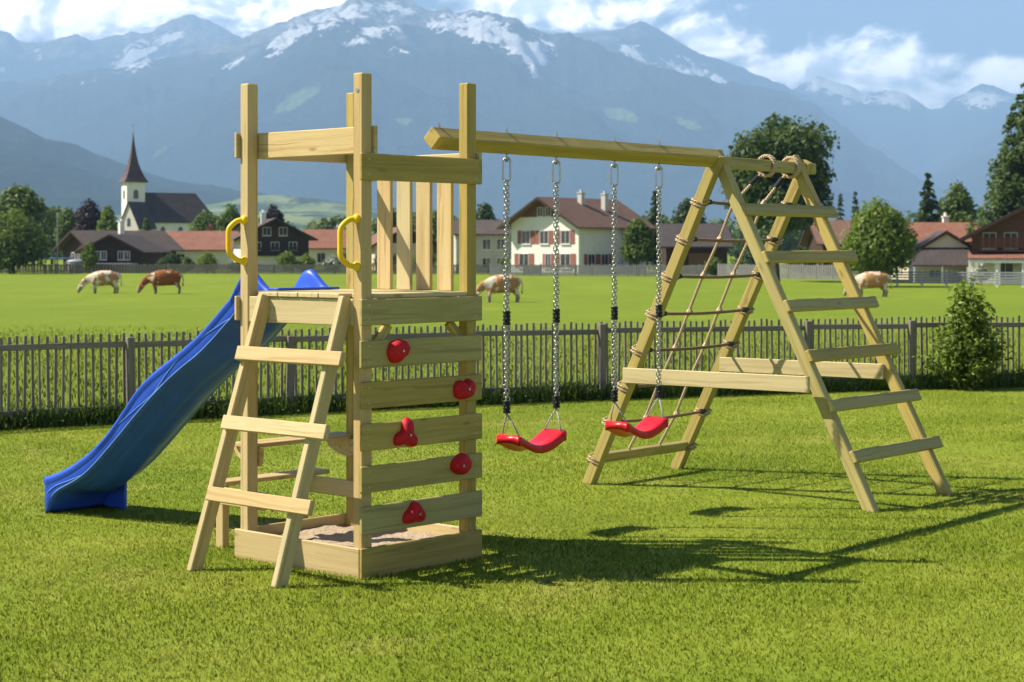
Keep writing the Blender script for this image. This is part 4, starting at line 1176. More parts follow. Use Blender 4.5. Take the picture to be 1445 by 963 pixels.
# ------------------------------------------------------------------ village
def wx(px, D): return (px - 722.5) / 2556 * D
def gabled(name, label, x, D, rz, w_, d_, hw, hr, wall='white_plaster', roof='roof_brown', gable=None, over=.9, overf=1.2, cat='house', base=None, split=None, hip=0.0):
    """gable front faces local -y, origin at the middle of that front; ridge along y"""
    z0 = float(terr(x, D)) if base is None else base
    root = thing(name, label, cat, (x, D, z0 - .02), R(rz))
    h2 = w_ / 2; sl_ = (hr - hw) / h2
    poly = [(-h2, -.4), (h2, -.4), (h2, hw), (0, hr - .05), (-h2, hw)]
    MB(1).prism(poly, (1, 0, 0), (0, 0, 1), (0, 1, 0), (0, 0, 0), d_).build('wall', wall, root)
    if gable:
        zc = split if split is not None else hw
        hh = h2 + .04
        if zc >= hw: q = (hr - zc) / sl_; pg = [(-q, zc), (q, zc), (0, hr - .06)]
        else: pg = [(-hh, zc), (hh, zc), (hh, hw - .04), (0, hr - .06), (-hh, hw - .04)]
        MB(2).prism(pg, (1, 0, 0), (0, 0, 1), (0, 1, 0), (0, -.06, 0), .055).build('gable_cladding', gable, root)
    rb = MB(3); t_ = .16
    e = h2 + over; ze = hw - sl_ * over
    for s_ in (-1, 1):
        L = math.hypot(e, hr - ze)
        v = []
        y0, y1 = -overf, d_ + overf * .7
        yr1 = y1 - hip
        for (xx_, zz, yb) in ((0, hr, 1), (s_ * e, ze, 0)):
            for dz in (0, t_): v += [(xx_, y0, zz + dz), (xx_, yr1 if yb else y1, zz + dz)]
        # 0,1 ridge low; 2,3 ridge top; 4,5 eave low; 6,7 eave top
        g = [(p[1], (0 if i < 4 else L), p[2]) for i, p in enumerate(v)]
        f = [(2, 3, 7, 6), (0, 4, 5, 1), (4, 6, 7, 5), (0, 2, 6, 4), (1, 5, 7, 3)]
        if s_ < 0: f = [tuple(q[::-1]) for q in f]
        rb.add(v, f, g)
    if hip: rb.add([(0, d_ + overf * .7 - hip, hr + t_), (e, d_ + overf * .7, ze + t_), (-e, d_ + overf * .7, ze + t_), (0, d_ + overf * .7 - hip, hr), (e, d_ + overf * .7, ze), (-e, d_ + overf * .7, ze)], [(0, 1, 2), (3, 5, 4)])
    ro = rb.build('roof', roof, root)
    # barge boards
    for s_ in (-1, 1):
        MB(4).beam((0, -overf - .03, hr + .02), (s_ * e, -overf - .03, ze + .02), (0, 0, 1), .05, .26, .01).build('barge_board', 'dark_timber', ro)
    root['_dims'] = (w_, d_, hw, hr)
    return root, ro
def window(root, face, a, z, ww, hh, dims, shutters=None, frame='white_paint', pane='glass_dark'):
    """face: 'f' front (a = x), 'r' right side (a = y), 'l' left side"""
    w_, d_ = dims
    if face == 'f': o, ex_, en = np.array((a, 0.0, z)), np.array((1., 0, 0)), np.array((0, -1., 0))
    elif face == 'r': o, ex_, en = np.array((w_ / 2, a, z)), np.array((0, 1., 0)), np.array((1., 0, 0))
    else: o, ex_, en = np.array((-w_ / 2, a, z)), np.array((0, -1., 0)), np.array((-1., 0, 0))
    ez_ = np.array((0, 0, 1.))
    def bar(b, cx, cz, hx_, hz, t0, t1, bev=.008):
        b.cbox(o + ex_ * cx + ez_ * cz + en * (t0 + t1) / 2, np.array([ex_, ez_, en]), (hx_, hz, (t1 - t0) / 2), bev)
    fb = MB(1); q = .07
    for s_ in (-1, 1):
        bar(fb, s_ * (ww / 2 + q / 2), 0, q / 2, hh / 2 + q, .0, .10); bar(fb, 0, s_ * (hh / 2 + q / 2), ww / 2, q / 2, .0, .10)
    bar(fb, 0, 0, .025, hh / 2, .062, .085)
    f = fb.build('window', frame, root)
    pb = MB(2); bar(pb, 0, 0, ww / 2, hh / 2, .045, .06); pb.build('pane', pane, f)
    sb = MB(3); bar(sb, 0, -hh / 2 - q - .03, ww / 2 + .12, .03, .0, .16); sb.build('sill', frame, f)
    if shutters:
        for s_ in (-1, 1):
            b = MB(4); bar(b, s_ * (ww / 2 + q + ww * .27), 0, ww * .25, hh / 2 + .04, .02, .06); b.build('shutter', shutters, f)
    return f
def chimney(ro, x, y, z0, z1, s_=.6, mat='stone'):
    b = MB(5).box((x - s_ / 2, y - s_ / 2, z0), (x + s_ / 2, y + s_ / 2, z1), .02, 2)
    b.box((x - s_ / 2 - .08, y - s_ / 2 - .08, z1 + .002), (x + s_ / 2 + .08, y + s_ / 2 + .08, z1 + .12), .02, 2)
    b.lathe([(.16, .12), (.14, .45)], (x, y, z1), 10)
    b.build('chimney', mat, ro)
def balcony(root, x0, x1, z, dep, mat='brown_timber'):
    b = MB(6); b.box((x0, -dep, z), (x1, -.07, z + .12), .01)
    o = b.build('balcony', mat, root)
    r_ = MB(7)
    for zz in (.3, .5, .7, .92): r_.box((x0, -dep - .03, z + zz), (x1, -dep + .012, z + zz + .15), .01)
    r_.build('balustrade', mat, o)
    for xx_ in np.linspace(x0 + .06, x1 - .06, 4):
        MB(8).box((xx_ - .05, -dep + .014, z + .122), (xx_ + .05, -dep + .10, z + 1.1), .01, 2).build('baluster_post', mat, o)

# church
D = 400.0; cx = wx(188, D); zc = float(terr(cx, D))
ch = thing('church', 'white village church with pointed brown spire and steep dark roof', 'church', (cx, D, zc), R(28))
tw = 2.05
MB(1).box((-tw, -tw, -.5), (tw, tw, 17.4), .03, 2).build('tower', 'white_plaster', ch)
zb = 17.4
sp_ = MB(2); pr = [(2.75, 0), (2.05, 1.1), (1.48, 2.5), (.96, 4.1), (.54, 6.4), (.20, 9.2), (.03, 11.2)]
vs = []; fs = []
for r_, z in pr:
    for k in range(4):
        a = math.pi / 4 + k * math.pi / 2; vs.append((r_ * 1.41 * math.cos(a), r_ * 1.41 * math.sin(a), zb + z))
for i in range(len(pr) - 1):
    for k in range(4): fs.append((i * 4 + k, i * 4 + (k + 1) % 4, (i + 1) * 4 + (k + 1) % 4, (i + 1) * 4 + k))
fs += [(3, 2, 1, 0), tuple(range(24, 28))]
sp_.add(vs, fs); spire = sp_.build('spire', 'spire_copper', ch)
cr_ = MB(3); cr_.tube([(0, 0, zb + 10.6), (0, 0, zb + 13.2)], .05, 6); cr_.tube([(-.4, 0, zb + 12.5), (.4, 0, zb + 12.5)], .05, 6); cr_.lathe([(.02, -.22), (.2, 0), (.02, .22)], (0, 0, zb + 11.2), 10)
cr_.build('cross', 'zinc', spire)
for (ax_, ay_) in ((0, -1), (1, 0), (-1, 0)):
    b = MB(4)
    c_ = np.array((ax_, ay_, 0)) * (tw + .03) + (0, 0, 14.7); e1 = np.array((-ay_, ax_, 0.)); en = np.array((ax_, ay_, 0.))
    poly = [(-.55, -.95), (.55, -.95), (.55, .6), (.38, .92), (0, 1.08), (-.38, .92), (-.55, .6)]
    b.prism(poly, e1, (0, 0, 1), en, c_ - en * .05, .09); b.build('belfry_opening', 'glass_dark', ch)
nv = MB(5); nw, nl_, hw, hr = 4.6, 15.5, 9.2, 15.0
nv.box((tw + .01, .6 - nw, -.5), (tw + nl_, .6 + nw, hw - .02), .02)
nv.build('nave_wall', 'white_plaster', ch)
rb = MB(6)
for s_ in (-1, 1):
    e = nw + .6; ze = hw - (hr - hw) / nw * .6; L = math.hypot(e, hr - ze); x0, x1 = tw - .5, tw + nl_ + .5; xr = x1 - 3.6
    v = [(x0, .6, hr), (xr, .6, hr), (x0, .6, hr + .25), (xr, .6, hr + .25), (x0, .6 + s_ * e, ze), (x1, .6 + s_ * e, ze), (x0, .6 + s_ * e, ze + .25), (x1, .6 + s_ * e, ze + .25)]
    g = [(p[0], 0 if i < 4 else L, 0) for i, p in enumerate(v)]
    f = [(2, 3, 7, 6), (0, 4, 5, 1), (4, 6, 7, 5), (0, 2, 6, 4)]
    rb.add(v, f if s_ < 0 else [q[::-1] for q in f], g)
rb.add([(xr, .6, hr + .25), (x1, .6 - e, ze + .25), (x1, .6 + e, ze + .25)], [(0, 1, 2)], [(0, 0, 0), (-5, 6, 0), (5, 6, 0)])
rb.build('nave_roof', 'roof_slate', ch)
for x_ in (5.5, 9.5, 13.5):
    b = MB(7); b.prism([(-.5, -1.2), (.5, -1.2), (.5, .7), (0, 1.1), (-.5, .7)], (1, 0, 0), (0, 0, 1), (0, -1, 0), (x_, .6 - nw - .02, 6.6), .08); b.build('nave_window', 'glass_dark', ch)
# stone porch gable in front of the tower
fA = R(212); pn = np.array((math.cos(fA), math.sin(fA), 0)); pe = np.array((-pn[1], pn[0], 0)) ; pz = np.array((0, 0, 1.))
pe = -pe if pe @ np.array((math.cos(R(-28)), math.sin(R(-28)), 0)) < 0 else pe
pc = np.array((-2.6, -5.6, 0)); DP = 5.5
MB(8).prism([(-2.7, -.5), (2.7, -.5), (2.7, 7.6), (0, 12.7), (-2.7, 7.6)], pe, pz, -pn, pc, DP).build('porch_wall', 'stone', ch)
pr_ = MB(9)
for s_ in (-1, 1):
    v = [pc + pn * .3 + pz * 12.8, pc - pn * DP + pz * 12.8, pc + pn * .3 + pe * s_ * 3.05 + pz * 7.05, pc - pn * DP + pe * s_ * 3.05 + pz * 7.05]
    v += [q + pz * .22 for q in v]
    f = [(4, 5, 7, 6), (0, 2, 3, 1), (2, 6, 7, 3), (1, 3, 7, 5), (0, 4, 6, 2)]
    pr_.add(v, f if s_ > 0 else [q[::-1] for q in f])
pr_.build('porch_roof', 'roof_slate', ch)
for zc_, s_ in ((8.6, 1.0), (4.2, .8)):
    MB(10).prism([(-.5 * s_, -1.0 * s_), (.5 * s_, -1.0 * s_), (.5 * s_, .5 * s_), (0, 1.0 * s_), (-.5 * s_, .5 * s_)], pe, pz, pn, pc + pz * zc_ - pn * .02, .06).build('porch_window', 'glass_dark', ch)

# white house (gable front in the sun)
D = 200.0
wh, wr = gabled('gabled_house', 'white two storey house with broad brown roof and two chimneys', wx(771, D) - .2, D + .5, -40, 9.6, 12.5, 5.55, 8.35, 'white_plaster', 'roof_brown', 'brown_timber', 1.0, 1.3, split=6.3)
for (x_, z_, w2, h2) in ((-2.6, 4.05, 1.15, 1.4), (.0, 4.05, 1.15, 1.4), (3.0, 4.05, 1.15, 1.4), (-2.9, 1.45, 1.3, 1.5), (.55, 1.45, .7, 1.5), (3.0, 1.45, 1.3, 1.5)):
    window(wh, 'f', x_, z_, w2, h2, (9.6, 12.5), 'shutter_red')
window(wh, 'f', -.55, 6.85, .7, .9, (9.6, 12.5)); window(wh, 'f', .55, 6.85, .7, .9, (9.6, 12.5))
window(wh, 'r', 2.2, 1.5, 1.2, 1.3, (9.6, 12.5), 'shutter_red'); window(wh, 'r', 4.6, 1.5, 1.2, 1.3, (9.6, 12.5), 'shutter_red'); window(wh, 'r', 9.6, 1.5, 1.2, 1.3, (9.6, 12.5))
chimney(wr, 1.1, 5.2, 7.3, 9.0); chimney(wr, 2.3, 8.0, 6.8, 8.9)
MB(9).tube([(4.86, 7.9, 5.1), (4.9, 7.9, 4.8), (4.9, 7.9, -.2)], .06, 8).build('downpipe', 'zinc', wh)

# dark chalets by the pole
D = 215.0
c1, r1 = gabled('dark_chalet', 'long dark timber barn beside the pole, half behind the left trees', wx(88, D), D + 8, -52, 9.0, 11, 2.9, 4.9, 'dark_timber', 'roof_dark', None, 1.0, 1.0, 'barn')
for x_ in (-1.4, .4, 1.7): window(c1, 'f', x_, 1.7, 1.0, 1.1, (9.0, 11))
chimney(r1, 1.5, 5, 4.6, 6.1, .6, 'white_plaster')
c2, r2 = gabled('dark_chalet', 'dark brown timber chalet with low gable, two pairs of windows and a lean-to shed', wx(177, D), D - 7, -6, 6.4, 9, 2.7, 4.3, 'dark_timber', 'roof_dark', None, .9, 1.0, 'chalet')
for x_ in (-1.75, -1.0, 1.0, 1.75): window(c2, 'f', x_, 2.0, .55, .9, (6.4, 9))
b = MB(3); b.box((-2.9, -3.6, 1.02), (3.3, -.9, 1.12), .01); o = b.build('lean_to_roof', 'zinc', c2)
for x_ in (-2.7, 3.1): MB(3).box((x_ - .08, -3.5, -.2), (x_ + .08, -3.3, 1.018), .01, 2).build('lean_to_post', 'brown_timber', c2)
MB(3).box((-2.6, -1.05, -.2), (3.0, -.95, 1.018), .01).build('lean_to_wall', 'cream_plaster', c2)

# red roofed houses
D = 235.0
h3, r3 = gabled('low_house', 'low white house with long red tiled roof below the church', wx(226, D), D + 7, -90, 9.0, 8.6, 2.9, 5.0, 'white_plaster', 'roof_red', None, .9, .8, 'house')
for y_ in (2.2, 5.5): window(h3, 'r', y_, 1.5, 1.0, 1.1, (9.0, 8.6))
chimney(r3, -1.3, 5.2, 4.4, 5.7, .6, 'roof_red')
D = 222.0
h4, r4 = gabled('dark_chalet', 'dark brown chalet with pale ground floor behind the ladder side of the tower', wx(388, D), D, 14, 8.2, 10, 4.3, 6.4, 'white_plaster', 'roof_dark', 'dark_timber', 1.0, 1.2, 'chalet', split=1.9)
for x_, z_ in ((-2.2, 3.1), (0, 3.1), (2.2, 3.1), (-1.0, 4.9), (1.0, 4.9)): window(h4, 'f', x_, z_, .9, .9, (8.2, 10))
balcony(h4, -3.6, 3.6, 1.9, 1.1, 'dark_timber')
chimney(r4, -1.0, 4, 5.9, 7.2, .6, 'white_plaster')
D = 236.0
h5, r5 = gabled('low_house', 'white house with red tiled roof right of the dark chalet', wx(432, D), D + 5, -86, 9.5, 6.2, 3.1, 5.2, 'white_plaster', 'roof_red', None, .9, .8, 'house')
for y_ in (1.6, 4.6): window(h5, 'r', y_, 1.6, 1.0, 1.2, (9.5, 6.2))
chimney(r5, -1.6, 3.6, 4.2, 5.6, .55, 'stone')
D = 212.0
h6, r6 = gabled('plain_house', 'pale grey rendered house with dark roof seen past the balusters', wx(636, D), D + 6, -82, 8.5, 6.4, 4.6, 6.1, 'grey_plaster', 'roof_dark', None, .7, .7, 'house')
for y_, z_ in ((1.2, 3.3), (3.6, 3.3), (5.3, 3.3), (1.2, 1.1), (3.6, 1.1), (5.3, 1.1)): window(h6, 'r', y_, z_, .95, 1.15, (8.5, 6.4))
D = 225.0
h7, r7 = gabled('plain_house', 'small cream house between the baluster gap and the dark chalet', wx(566, D), D + 6, 18, 7.6, 8.6, 3.4, 5.4, 'cream_plaster', 'roof_brown', 'dark_timber', .8, .9, 'house', split=3.5)
for x_ in (-2, 0, 2): window(h7, 'f', x_, 1.6, .95, 1.15, (7.6, 8.6))
# barns behind the A-frame
D = 196.0
h8, r8 = gabled('brown_barn', 'dark brown barn with brown roof right of the white house', wx(940, D), D + 4, -90, 8.5, 6.6, 3.3, 5.4, 'dark_timber', 'roof_slate', None, .9, .8, 'barn')
MB(2).box((4.27, 2.4, -.2), (4.40, 4.8, 2.3), .01).build('barn_door', 'brown_timber', h8)
D = 190.0
h9, r9 = gabled('brown_barn', 'brown roofed barn half hidden between the pine and the round tree', wx(1160, D), D + 4, -88, 8.0, 7.5, 3.6, 5.7, 'dark_timber', 'roof_brown', None, .9, .8, 'barn')
MB(2).box((4.02, 3.0, -.2), (4.15, 5.6, 2.6), .01).build('barn_door', 'brown_timber', h9)
# farm at the right
D = 158.0
hA, rA = gabled('low_house', 'house with wide red tiled roof behind the farmhouse at the right', wx(1288, D), D + 5, -90, 8.0, 6.6, 3.5, 5.0, 'cream_plaster', 'roof_red', None, .7, .5, 'house')
chimney(rA, -.6, 4.2, 4.5, 5.6, .5, 'white_plaster')
window(hA, 'r', 2, 1.6, 1, 1.1, (8, 6.6))
D = 150.0
hB, rB = gabled('annex_house', 'pale annex with small gable and dark lean-to roof beside the round tree', wx(1327, D), D - 2, -6, 4.6, 6.5, 2.7, 4.1, 'cream_plaster', 'roof_slate', None, .25, .3, 'house')
window(hB, 'f', -.9, .75, .9, .5, (4.6, 6.5)); window(hB, 'f', .9, .75, .9, .5, (4.6, 6.5))
b = MB(3); v = [(-3.0, -2.4, 1.35), (3.2, -2.4, 1.35), (3.2, -.02, 2.75), (-3.0, -.02, 2.75)]
v += [(p[0], p[1], p[2] + .13) for p in v]
b.add(v, [(3, 2, 1, 0), (4, 5, 6, 7), (0, 1, 5, 4), (1, 2, 6, 5), (2, 3, 7, 6), (3, 0, 4, 7)], [(p[0], -p[1], 0) for p in v]); b.build('lean_to_roof', 'roof_slate', hB)
for x_ in (-2.8, -.6, 1.4, 3.0): MB(3).box((x_ - .07, -2.25, -.2), (x_ + .07, -2.1, 1.345), .01, 2).build('lean_to_post', 'white_paint', hB)
D = 139.0
hC, rC = gabled('farmhouse', 'big alpine farmhouse at the right edge with timber gable, balcony and porch', wx(1462, D), D + 1, -15, 9.0, 14, 3.9, 6.2, 'white_plaster', 'roof_brown', 'brown_timber', 1.0, 1.8, 'farmhouse', split=2.2)
balcony(hC, -3.9, 4.0, 2.55, 1.25)
for x_ in (-3.2, -1.6, .3, 2.2): window(hC, 'f', x_, 3.4, .9, 1.15, (9, 14))
for x_ in (-2.0, .6, 2.8): window(hC, 'f', x_, 1.1, 1.1, 1.2, (9, 14))
b = MB(3); v = [(-4.8, -3.0, 1.95), (4.6, -3.0, 1.95), (4.6, -.1, 2.45), (-4.8, -.1, 2.45)]
v += [(p[0], p[1], p[2] + .12) for p in v]
b.add(v, [(3, 2, 1, 0), (4, 5, 6, 7), (0, 1, 5, 4), (1, 2, 6, 5), (2, 3, 7, 6), (3, 0, 4, 7)], [(p[0], -p[1], 0) for p in v]); b.build('porch_roof', 'roof_red', hC)
for x_ in (-4.5, -2.6, -.6, 1.6): MB(3).box((x_ - .22, -2.8, -.3), (x_ + .22, -2.4, 1.945), .02, 2).build('porch_pillar', 'white_plaster', hC)
MB(3).box((-4.75, -2.96, 1.70), (4.5, -2.84, 1.945), .01).build('porch_beam', 'white_paint', hC)

# silver tank, flag pole, blue shelter
D = 205.0
tk = thing('metal_tank', 'squat round silver metal tank in front of the dark barn', 'tank', (wx(108, D), D, float(terr(wx(108, D), D))))
b = MB(1); b.lathe([(1.05, -.1), (1.05, 1.25), (1.08, 1.27), (1.08, 1.33), (.9, 1.48), (.3, 1.6)], (0, 0, 0), 24); b.build('drum', 'zinc', tk)
for k in range(12):
    a = k * math.pi / 6; MB(2).box((1.06 * math.cos(a) - .03, 1.06 * math.sin(a) - .03, -.1), (1.06 * math.cos(a) + .03, 1.06 * math.sin(a) + .03, 1.25), .005, 2).build('stay', 'white_paint', tk)
pl = thing('flag_pole', 'thin grey pole standing in front of the dark timber barn', 'pole', (wx(81, 203), 203, float(terr(wx(81, 203), 203))))
MB(1).tube([(0, 0, -.3), (0, 0, 3.2), (0, 0, 6.6)], [.09, .075, .05], 10).build('mast', 'zinc', pl)
MB(1).lathe([(.02, -.08), (.09, 0), (.02, .09)], (0, 0, 6.66), 10).build('finial', 'zinc', pl)
sh = thing('shelter', 'low blue roofed shelter beside the silver tank', 'shelter', (wx(78, 210), 209, float(terr(0, 209))))
MB(1).box((-2.2, -1, 1.55), (2.2, 1, 1.72), .03).build('roof', 'blue_sheet', sh)
for x_ in (-2, 0, 2):
    for y_ in (-.85, .85): MB(2).box((x_ - .06, y_ - .06, -.2), (x_ + .06, y_ + .06, 1.548), .01, 2).build('post', 'dark_timber', sh)

# fences on the far side of the meadow
def far_fence(name, label, p0, p1, n_, h, mat, panel=None, rails=2, slat=.0, pm=None):
    a = np.array((wx(p0[0], p0[1]), p0[1], 0.)); b_ = np.array((wx(p1[0], p1[1]), p1[1], 0.))
    z0 = float(terr(a[0], a[1])); c = (a + b_) / 2
    root = thing(name, label, 'fence', (a[0], a[1], z0), math.atan2(*(b_ - a)[1::-1]))
    L = np.linalg.norm(b_ - a)
    for k in range(n_):
        x_ = L * k / (n_ - 1); MB(k).box((x_ - .07, -.07, -.5), (x_ + .07, .07, h + .08), .01, 2).build('fence_post', pm or mat, root)
    for r_ in range(rails):
        z = h * (.25 + .65 * r_ / max(1, rails - 1)); MB(r_).box((0, -.11, z - .05), (L, -.072, z + .05), .008, 0).build('fence_rail', mat, root)
    if slat:
        b = MB(7); x_ = .1; rr = random.Random(5)
        while x_ < L:
            b.box((x_ - slat * .36, -.15, -.1), (x_ + slat * .36, -.113, h + rr.uniform(-.04, .04)), .004, 2); x_ += slat
        tag(b.build('slat_panel', panel or mat, root))
    return root
far_fence('paddock_fence', 'dark board fence at the far left edge of the meadow below the chalets', (-30, 205), (236, 203), 18, 1.0, 'grey_wood', slat=.34)
far_fence('paddock_fence', 'grey board fence along the meadow edge under the red roofed houses', (238, 200), (690, 196), 22, 1.05, 'grey_wood', slat=.26)
far_fence('paddock_fence', 'light grey paling fence at the foot of the white house', (692, 186), (1012, 178), 14, 1.15, 'paling', slat=.22)
far_fence('paddock_fence', 'grey fence behind the A-frame in front of the brown barns', (1014, 172), (1196, 162), 10, 1.3, 'paling', slat=.24)
far_fence('wire_fence', 'pale post and wire fence in front of the farmhouse at the right', (1198, 134), (1480, 128), 9, 1.15, 'zinc', rails=5, pm='white_paint')

# trees of the village
G = 'trees around the village'
tree('broadleaf_tree', 'tall green tree at the left edge, behind the paler one', 26, 236, 258, 100, 'leaf_mid', G, seed_=1, nl=8000, leaf=.55)
tree('broadleaf_tree', 'paler bushy green tree at the left edge in front of the barn', 20, 200, 291, 92, 'leaf_mid', G, seed_=2, nl=9000, leaf=.42, cbot=.01, shape='oval')
tree('copper_beech', 'dark red copper beech between the left trees and the church', 126, 300, 280, 58, 'leaf_copper', G, seed_=3, nl=4500, leaf=.5)
tree('broadleaf_tree', 'green tree left of the dark copper beech', 96, 310, 292, 40, 'leaf_mid', G, seed_=4, leaf=.55)
tree('broadleaf_tree', 'light green tree between copper beech and church porch', 152, 290, 290, 32, 'leaf_bright', G, seed_=5, leaf=.5)
tree('broadleaf_tree', 'dark green tree behind the pole, left of the beech', 74, 320, 296, 40, 'leaf_dark', G, seed_=16, leaf=.55)
tree('broadleaf_tree', 'small grey green tree at the foot of the church porch', 206, 300, 308, 18, 'leaf_mid', G, seed_=6, nl=2200, leaf=.4)
tree('broadleaf_tree', 'round olive tree right of the church nave', 290, 300, 296, 56, 'leaf_mid', G, seed_=7, leaf=.5, cbot=.1)
tree('broadleaf_tree', 'green tree behind the left tower post', 326, 290, 286, 44, 'leaf_mid', G, seed_=8, leaf=.5)
tree('copper_beech', 'dark red copper beech behind the dark chalet', 386, 270, 288, 40, 'leaf_copper', G, seed_=9, leaf=.45)
tree('broadleaf_tree', 'green tree seen past the left balusters', 556, 262, 292, 60, 'leaf_dark', G, seed_=10, leaf=.5)
tree('broadleaf_tree', 'green tree seen between the middle balusters', 612, 270, 296, 60, 'leaf_mid', G, seed_=11, leaf=.5)
tree('broadleaf_tree', 'green tree behind the pale grey house', 684, 262, 286, 52, 'leaf_dark', G, seed_=12, leaf=.5)
tree('broadleaf_tree', 'dark green tree left of the red roofed low house', 470, 280, 306, 44, 'leaf_dark', G, seed_=26, leaf=.5)
tree('broadleaf_tree', 'round green tree at the right end of the white house', 900, 184, 306, 50, 'leaf_mid', G, seed_=13, leaf=.38, cbot=.12)
conifer('spruce', 'dark spruce behind the right end of the white house', 924, 240, 268, 34, 'leaf_dark', G, seed_=14, leaf=.5)
tree('broadleaf_tree', 'dark green tree behind the front A-frame leg', 972, 236, 278, 62, 'leaf_dark', G, seed_=15, leaf=.5)
tree('big_pine', 'tall dark green pine towering behind the A-frame', 1096, 152, 160, 150, 'leaf_pine', G, seed_=17, nl=24000, leaf=.44, cbot=.20, trunk=.35, shape='oval')
conifer('spruce', 'left of two small far spruces beside the round tree', 1186, 300, 274, 26, 'leaf_dark', G, seed_=18, nl=2500)
conifer('spruce', 'right of two small far spruces beside the round tree', 1207, 310, 271, 24, 'leaf_dark', G, seed_=19, nl=2500)
tree('round_tree', 'bright bushy round tree at the far side of the meadow beside the annex', 1238, 131, 277, 118, 'leaf_bright', G, seed_=20, nl=15000, leaf=.30, cbot=.05, trunk=.2)
conifer('spruce', 'slim spruce behind the red roof at the right', 1310, 190, 243, 60, 'leaf_dark', G, seed_=21, nl=6500, leaf=.45)
tree('broadleaf_tree', 'dull green tree behind the red roof ridge at the right', 1350, 196, 254, 66, 'leaf_mid', G, seed_=22, leaf=.45)
conifer('big_spruce', 'huge dark spruce at the right edge above the farmhouse', 1452, 160, 118, 190, 'leaf_pine', G, seed_=23, nl=22000, leaf=.50, lay=24, droop=.18, taper=.62)
S_ = 'garden shrubs along the far meadow edge'
for i, (px_, D_, yt, w2, mt, lb) in enumerate((
    (126, 203, 340, 26, 'leaf_bright', 'small light green tree beside the silver tank'),
    (240, 206, 356, 36, 'leaf_dark', 'dark low bush in front of the low white house'),
    (292, 203, 354, 34, 'leaf_bright', 'bright green bush in front of the low white house'),
    (262, 206, 362, 28, 'leaf_mid', 'mid green bush between two bushes at the low white house'),
    (405, 202, 354, 36, 'leaf_bright', 'clipped green bush under the dark chalet balcony'),
    (432, 203, 357, 30, 'leaf_bright', 'low green bush right of the clipped one under the chalet'),
    (470, 203, 360, 30, 'leaf_flower', 'whitish flowering bush by the red roofed house'),
    (336, 204, 366, 24, 'leaf_dark', 'dark bush behind the left tower post'),
    (546, 202, 352, 44, 'leaf_dark', 'dark bush behind the left balusters'),
    (600, 204, 350, 46, 'leaf_mid', 'green bush behind the middle balusters'),
    (752, 188, 374, 34, 'leaf_mid', 'low bush at the sunlit front of the white house'),
    (712, 192, 362, 18, 'leaf_bright', 'slim green bush left of the white house'),
    (1060, 172, 352, 70, 'leaf_dark', 'dark bush below the tall pine'),
    (1130, 170, 346, 66, 'leaf_mid', 'green bush behind the ladder side of the A-frame'),
    (1385, 136, 372, 22, 'leaf_flower', 'white flowering bush at the farmhouse porch'),
    (1008, 178, 362, 30, 'leaf_mid', 'green bush in front of the brown barn'))):
    tree('garden_bush', lb, px_, D_, yt, w2, mt, S_, seed_=40 + i, nl=1800, leaf=.26, cbot=.02, trunk=.06)
# far wood: one mass behind the houses
rg = np.random.default_rng(91)
P_ = []; N_ = []
for k in range(150):
    px_ = rg.uniform(-60, 1560); D_ = rg.uniform(420, 620); x_ = wx(px_, D_); hgt = rg.uniform(7, 13)
    z0 = float(terr(x_, D_)); n_ = 420
    d_ = rg.normal(size=(n_, 3)); d_ /= np.linalg.norm(d_, axis=1)[:, None]
    P_.append(np.array((x_, D_, z0 + hgt * .52)) + d_ * np.array((hgt * .42, hgt * .42, hgt * .5)) * rg.uniform(.75, 1.05, (n_, 1))); N_.append(d_)
P_ = np.concatenate(P_); N_ = np.concatenate(N_) + rg.normal(size=P_.shape) * .5; N_ /= np.linalg.norm(N_, axis=1)[:, None]
tag(fast_mesh('far_wood', leaf_quads(P_, N_, 1.5, rg, .7), 4, 'leaf_mid', {'tint': np.repeat(rg.random(len(P_)) * .7, 4)}), 'band of distant trees behind the village', 'woods', kind='stuff')

